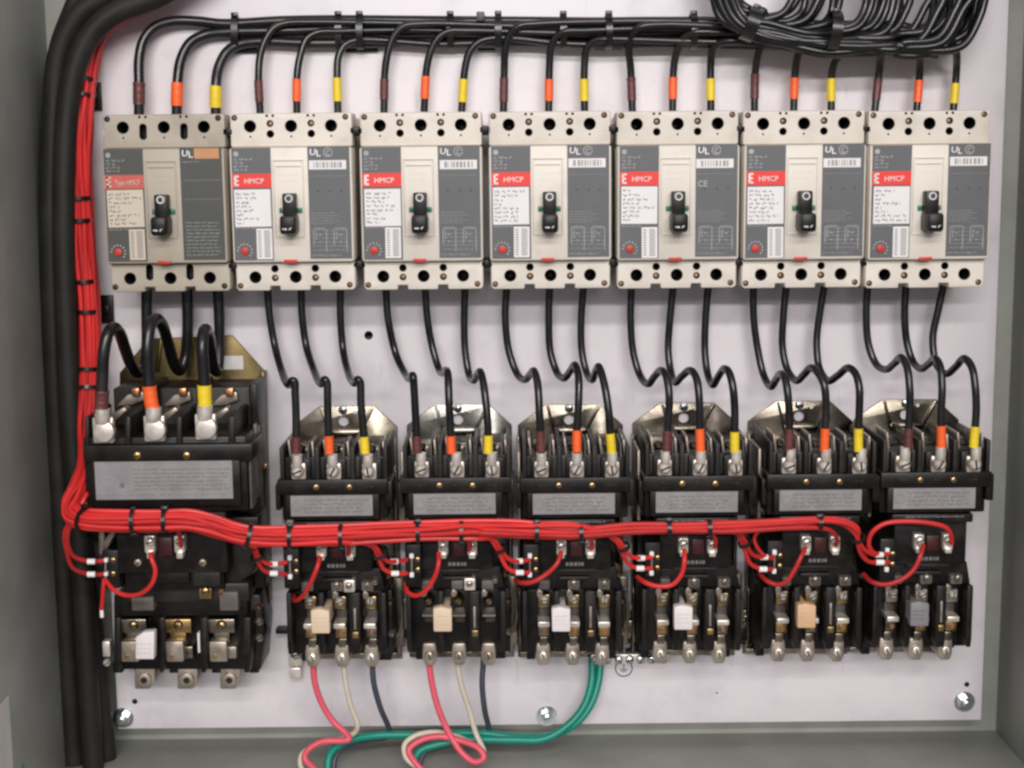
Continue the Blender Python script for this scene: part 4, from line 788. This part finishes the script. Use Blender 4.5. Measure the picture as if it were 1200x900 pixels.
def harness_at(px=None, py=None):
    best = None
    for i in range(len(CEN)-1):
        (x0, y0, h0), (x1, y1, h1) = CEN[i], CEN[i+1]
        if px is not None and i >= 17 and x0 <= px <= x1: f = (px-x0)/(x1-x0); return CW[i].lerp(CW[i+1], f), CW[i+1]-CW[i], i+f
        if py is not None and i < 16 and y0 <= py <= y1 and y0 > 30: f = (py-y0)/(y1-y0); return CW[i].lerp(CW[i+1], f), CW[i+1]-CW[i], i+f
def nrem(s): return sum(1 for b in BR if b[0]+.6 >= s)
HT = [(100, 'at the left corner of the harness'), (157, 'left of the big nameplate centre'), (194, 'above the coil of the large starter'), (291, 'right of the large starter'), (340, 'left of the cream-tag starter'), (400, 'over the cream-tag starter'), (490, 'at the left of the steel-plate starter'), (541, 'over the steel-plate starter'), (629, 'left one below fourth breaker'), (681, 'right one below fourth breaker'), (784, 'left one below fifth breaker'), (831, 'right one below fifth breaker'), (961, 'over the tan-tag starter')]
for i, (x, lb) in enumerate(HT):
    c, ax, s = harness_at(px=x); n = nrem(s); R = RW*(.55+1.06*math.sqrt(n)); tie(c, ax, R*1.02, R*1.02, 'black cable tie on horizontal red harness, '+lb, 'cable ties on the red harness', .0034, True, -1 if i % 2 else 1)
    if x in (194, 340, 541): pass
VT = [(94, 'topmost'), (112, 'second from the top'), (232, 'third from the top'), (258, 'fourth from the top'), (330, 'fifth from the top'), (365, 'sixth from the top'), (432, 'seventh from the top'), (455, 'lowest')]
for y, lb in VT:
    c, ax, s = harness_at(py=y); R = RW*(.55+1.06*math.sqrt(len(BR))); tie(c, ax, R*.86, R*1.04, 'black cable tie around the vertical red wires, %s of them' % lb, 'cable ties on the vertical red wires', .0034, True, -1)
for k, (x, y) in {1: (302, 652), 2: (445, 650), 3: (586, 643), 4: (730, 641), 5: (873, 636), 6: (1006, 631)}.items():
    c = P(x, y, .1165); tie(c, P(x+4, y+10, .113)-c, .0052, .0045, 'black cable tie on red wires branching to '+SN[k], 'cable ties on branching red wires', .003, False)
for x, lb in ((276, 'leftmost of them'), (397, 'above the second breaker, right corner'), (422, 'between second and third breakers'), (528, 'above the third breaker'), (584, 'above the gap left of the fourth breaker'), (660, 'above the fourth breaker'), (713, 'above the gap right of the fourth breaker'), (812, 'above the fifth breaker')):
    k = max(0, sum(1 for b in (255, 400, 550, 690, 850) if x > b)-1); hh = .010+k*.0062; cc = P(x, 37, (.010+hh)/2+.001)
    tie(cc, (1, 0, 0), .0146 if x > 280 else .0135, (hh-.010)/2+.006, 'black cable tie on black top bundle, '+lb, 'cable ties on the top bundle', .0058)
tie(P(879, 28, .064), Vector((1, 0, -.35)), .0135, .019, 'broad black cable tie at the left of the slack coil', 'cable ties on the slack coil', .011)
tie(P(976, 36, .064), Vector((1, 0, -.1)), .0155, .02, 'broad black cable tie at the middle of the slack coil', 'cable ties on the slack coil', .009)
# adhesive tie mounts
def tie_mount(x0, y0, x1, y1, label, m='hole_black'):
    a_, b_ = P(x0, y1, .006), P(x1, y0, .006); c = (a_+b_)/2; w_, h_ = (b_.x-a_.x)/2, (b_.z-a_.z)/2; g = G().box(-w_, w_, -h_, h_, .0004, .004, .0006).box(-w_*.5, w_*.5, -h_*.3, h_*.3, .0035, .008, .001)
    o = obj('tie_mount', g, 'black_plastic'); o.location = (c.x, 0, c.z); tag(o, label, 'tie mount', 'adhesive cable tie mounts')
tie_mount(104, 96, 117, 129, 'black adhesive tie mount beside the top of the red wires')
tie_mount(118, 346, 131, 379, 'black adhesive tie mount beside the red wires below the first breaker')
tie_mount(270, 44, 300, 62, 'black adhesive tie mount under the left end of the top bundle')
tie_mount(404, 44, 442, 61, 'black adhesive tie mount under the top bundle between second and third breakers')
tie_mount(560, 44, 592, 59, 'black adhesive tie mount under the top bundle left of the fourth breaker')
tie_mount(698, 42, 729, 58, 'black adhesive tie mount under the top bundle right of the fourth breaker')
o = obj('bundle_clip', G().box(-.0035, .0035, -.004, .004, .0004, .03, .0008), 'taupe'); q_ = P(563, 19, .03); o.location = (q_.x, 0, q_.z); tag(o, 'small brown clip poking above the top wire bundle', 'clip')
# ------------------------------------------------------------------ motor leads and earth wires at the bottom
def lead(n, p, r, m, lab, g=None): wire(n, p, r, m, lab, 'wire', g)
RM = .0030
lead('motor_wire', [(367, 772, .05), (369, 800, .05), (378, 826, .05), (391, 846, .05), (404, 858, .054), (409, 866, .058), (400, 868, .058), (378, 869, .058), (362, 878, .06), (357, 888, .062), (372, 905, .07), (385, 925, .08)], RM, 'wire_pink', 'pink wire hanging from the cream-tag starter beside the large one', 'motor leads')
lead('motor_wire', [(402, 772, .05), (405, 800, .05), (412, 830, .05), (419, 848, .05), (416, 858, .046), (400, 866, .046), (372, 873, .05), (354, 884, .056), (352, 896, .06), (362, 915, .07)], RM*.85, 'wire_white', 'off-white wire hanging from the starter beside the large one', 'motor leads')
lead('motor_wire', [(436, 772, .05), (438, 800, .05), (446, 830, .044), (455, 851, .03), (457, 860, .026), (448, 865, .026), (430, 867, .03), (408, 873, .042), (394, 885, .052), (391, 900, .058), (396, 922, .066)], RM*.9, 'wire_slate', 'dark slate wire hanging from the starter beside the large one', 'motor leads')
lead('motor_wire', [(502, 770, .05), (506, 800, .05), (515, 834, .052), (529, 864, .056), (543, 884, .062), (557, 893, .066), (567, 888, .066), (561, 877, .062), (540, 868, .056), (515, 863, .054), (492, 868, .055), (479, 879, .058), (486, 893, .064), (505, 912, .07)], RM, 'wire_pink', 'pink wire hanging and looping below the grey steel plate starter', 'motor leads')
lead('motor_wire', [(535, 770, .05), (540, 800, .05), (550, 832, .05), (558, 860, .052), (567, 880, .058), (563, 878, .05), (540, 865, .046), (512, 858, .046), (487, 862, .05), (474, 873, .054), (476, 888, .06), (494, 904, .066), (505, 925, .07)], RM*.85, 'wire_white', 'off-white wire hanging and looping below the grey steel plate starter', 'motor leads')
lead('motor_wire', [(567, 770, .05), (565, 800, .05), (568, 832, .046), (573, 854, .032), (573, 861, .03), (562, 866, .03), (540, 869, .034), (515, 875, .04), (497, 883, .046), (492, 896, .052), (500, 918, .06)], RM*.9, 'wire_slate', 'dark slate wire hanging from the grey steel plate starter', 'motor leads')
lead('earth_wire', [(704, 770, .012), (701, 800, .02), (691, 828, .028), (672, 850, .034), (645, 862, .038), (610, 864, .038), (560, 859, .034), (500, 861, .03), (440, 862, .034), (405, 869, .045), (388, 882, .055), (384, 898, .062), (388, 920, .07)], RM*1.2, 'wire_green', 'green wire from the earth bar sweeping left along the cabinet floor to the far left', 'green earth wires')
lead('earth_wire', [(694, 770, .012), (693, 800, .022), (684, 828, .032), (664, 851, .04), (637, 866, .044), (600, 867, .044), (550, 867, .042), (515, 872, .046), (492, 880, .05), (486, 892, .056), (496, 915, .066)], RM*1.2, 'wire_green', 'green wire from the earth bar curving left and ending under the steel-plate starter', 'green earth wires')
lead('earth_wire', [(-12, 893, .15), (2, 890, .15), (15, 890, .15), (23, 896, .15), (26, 912, .15)], .003, 'wire_leaf_green', 'bright green wire arc in the bottom left corner')
# thin tan wires between starters
for i, (x, y) in enumerate(((470, 706), (606, 705), (745, 708))):
    wire('tan_wire', [(x-4, y+42, .006), (x-9, y+26, .008), (x-8, y+8, .012), (x-2, y, .016), (x+6, y-3, .018), (x+12, y-2, .015)], .0013, 'wire_white', 'thin tan wire hooking up beside the %s' % ('cream-tag starter beside the large one', 'grey steel plate starter', 'starter below the fourth breaker')[i], 'wire', 'thin tan wires between starters')
    o = obj('wire_clip', G().box(-.006, .006, -.003, .003, .0004, .012, .0008).box(-.0018, .0018, -.008, -.0025, .0004, .01, .0006), 'black_plastic'); q_ = P(x, y+38, .01); o.location = (q_.x, 0, q_.z)
    tag(o, 'small black clip at the lower right of the %s' % ('cream-tag starter beside the large one', 'grey steel plate starter', 'starter below the fourth breaker')[i], 'clip', 'small black panel clips')
for x, y, lb in ((874, 726, 'left of the tan-tag starter'), (1006, 722, 'left of the rightmost starter'), (745, 738, 'left of the starter below the fifth breaker')):
    q_ = P(x, y, .012); e = empty('screw_mount', (q_.x, 0, q_.z)); tag(e, 'tan screw-down tie mount '+lb, 'tie mount', 'screw-down tie mounts')
    obj('saddle', G().box(-.0105, .0105, -.009, .009, .0004, .012, .0015), 'chromate_tan', e); obj('screw', G().screw(0, 0, .012, .0155, .0062, .5, 0, 1, True), ['dull_tin', 'hole_black'], e)
    obj('post', G().box(-.009, .009, -.0135, -.0095, .0004, .012, .0006).box(-.0022, .0022, -.021, -.0135, .0004, .01, .0006).box(-.009, .009, -.0245, -.021, .0004, .012, .0006), 'black_plastic', e)
# earth bar
q_ = P(738, 770, .01); e = empty('earth_bar', (q_.x, 0, q_.z)); tag(e, 'small silver earth bar with screws under the starters, where green wires end', 'terminal bar')
obj('bar', G().box(-.037, .037, -.0045, .0045, .004, .016, .0008), 'tin', e)
for i in range(7): obj('screw', G().screw(-.032+i*.0104, 0, .016, .0205, .0042, .4+i), ['zinc_bright', 'hole_black'], e)
obj('standoff', G().box(-.029, -.022, -.004, .004, .0002, .004), 'dull_tin', e); obj('standoff', G().box(.022, .029, -.004, .004, .0002, .004), 'dull_tin', e)
q_ = P(731, 783, 0); g = G(); R = .0085
for i in range(40):
    t0, t1 = 2*math.pi*i/40, 2*math.pi*(i+1)/40
    g.prism([(R*math.cos(t0), R*math.sin(t0)), (R*math.cos(t1), R*math.sin(t1)), ((R-.0011)*math.cos(t1), (R-.0011)*math.sin(t1)), ((R-.0011)*math.cos(t0), (R-.0011)*math.sin(t0))], .0001, .0004)
g.box(-.0004, .0004, -.001, .005, .0001, .0004).box(-.004, .004, -.0018, -.001, .0001, .0004).box(-.0025, .0025, -.0036, -.0028, .0001, .0004)
o = obj('earth_symbol', g, 'dark_ink'); o.location = (q_.x, 0, q_.z); tag(o, 'black circled earth symbol printed on the panel under the earth bar', 'symbol')
# ground lug beside first small starter
q_ = P(345, 745, .01); e = empty('ground_lug', (q_.x, 0, q_.z)); tag(e, 'silver ground lug on an upright strip between large starter and its neighbour', 'terminal')
obj('strip', G().box(-.0052, -.0012, -.012, .03, .0004, .012, .0006), 'chromate_tan', e); obj('strip', G().box(.002, .0045, -.012, .02, .0004, .01, .0006), 'chromate_tan', e)
obj('screw', G().screw(.001, -.017, .01, .017, .0052, .3), ['zinc_bright', 'hole_black'], e)
obj('clamp', G().box(-.0065, .0065, -.03, -.012, .0004, .01, .001), 'tin', e); obj('clamp', G().box(-.005, .005, -.042, -.031, .0004, .012, .001), 'tin', e)
obj('tab', G().box(-.017, -.004, .003, .008, .002, .014, .0008), 'black_plastic', e)
# flange nuts at the panel's foot
for x, y, lb in ((1132, 824, 'bottom right corner of the panel'), (641, 841, 'middle of the panel bottom edge'), (143, 843, 'bottom left corner of the panel')):
    q_ = P(x, y, .006); e = empty('flange_nut', (q_.x, 0, q_.z)); tag(e, 'zinc flange nut on a stud at the '+lb, 'nut', 'panel mounting nuts')
    obj('washer', G().cyl(0, 0, .0002, .0022, .0098, 28), 'zinc_bright', e); obj('nut', G().cyl(0, 0, .0022, .0085, .0064, 6, 0, 0, .4), 'zinc_bright', e); obj('stud', G().cyl(0, 0, .0085, .013, .0032, 14), 'zinc_bright', e)
# paper sheet on the left wall
zt = P(8, 815, .176).z
o = obj('wall_sheet', G().add([(XL+.0006, -.176, zt), (XL+.0006, -.28, zt-.004), (XL+.0006, -.28, zt-.15), (XL+.0006, -.176, zt-.15), (XL+.0014, -.176, zt), (XL+.0014, -.28, zt-.004), (XL+.0014, -.28, zt-.15), (XL+.0014, -.176, zt-.15)], [[3, 2, 1, 0], [4, 5, 6, 7], [0, 1, 5, 4], [1, 2, 6, 5], [2, 3, 7, 6], [3, 0, 4, 7]]), 'paper'); tag(o, 'pale paper sheet stuck on the left cabinet wall near the floor', 'paper')
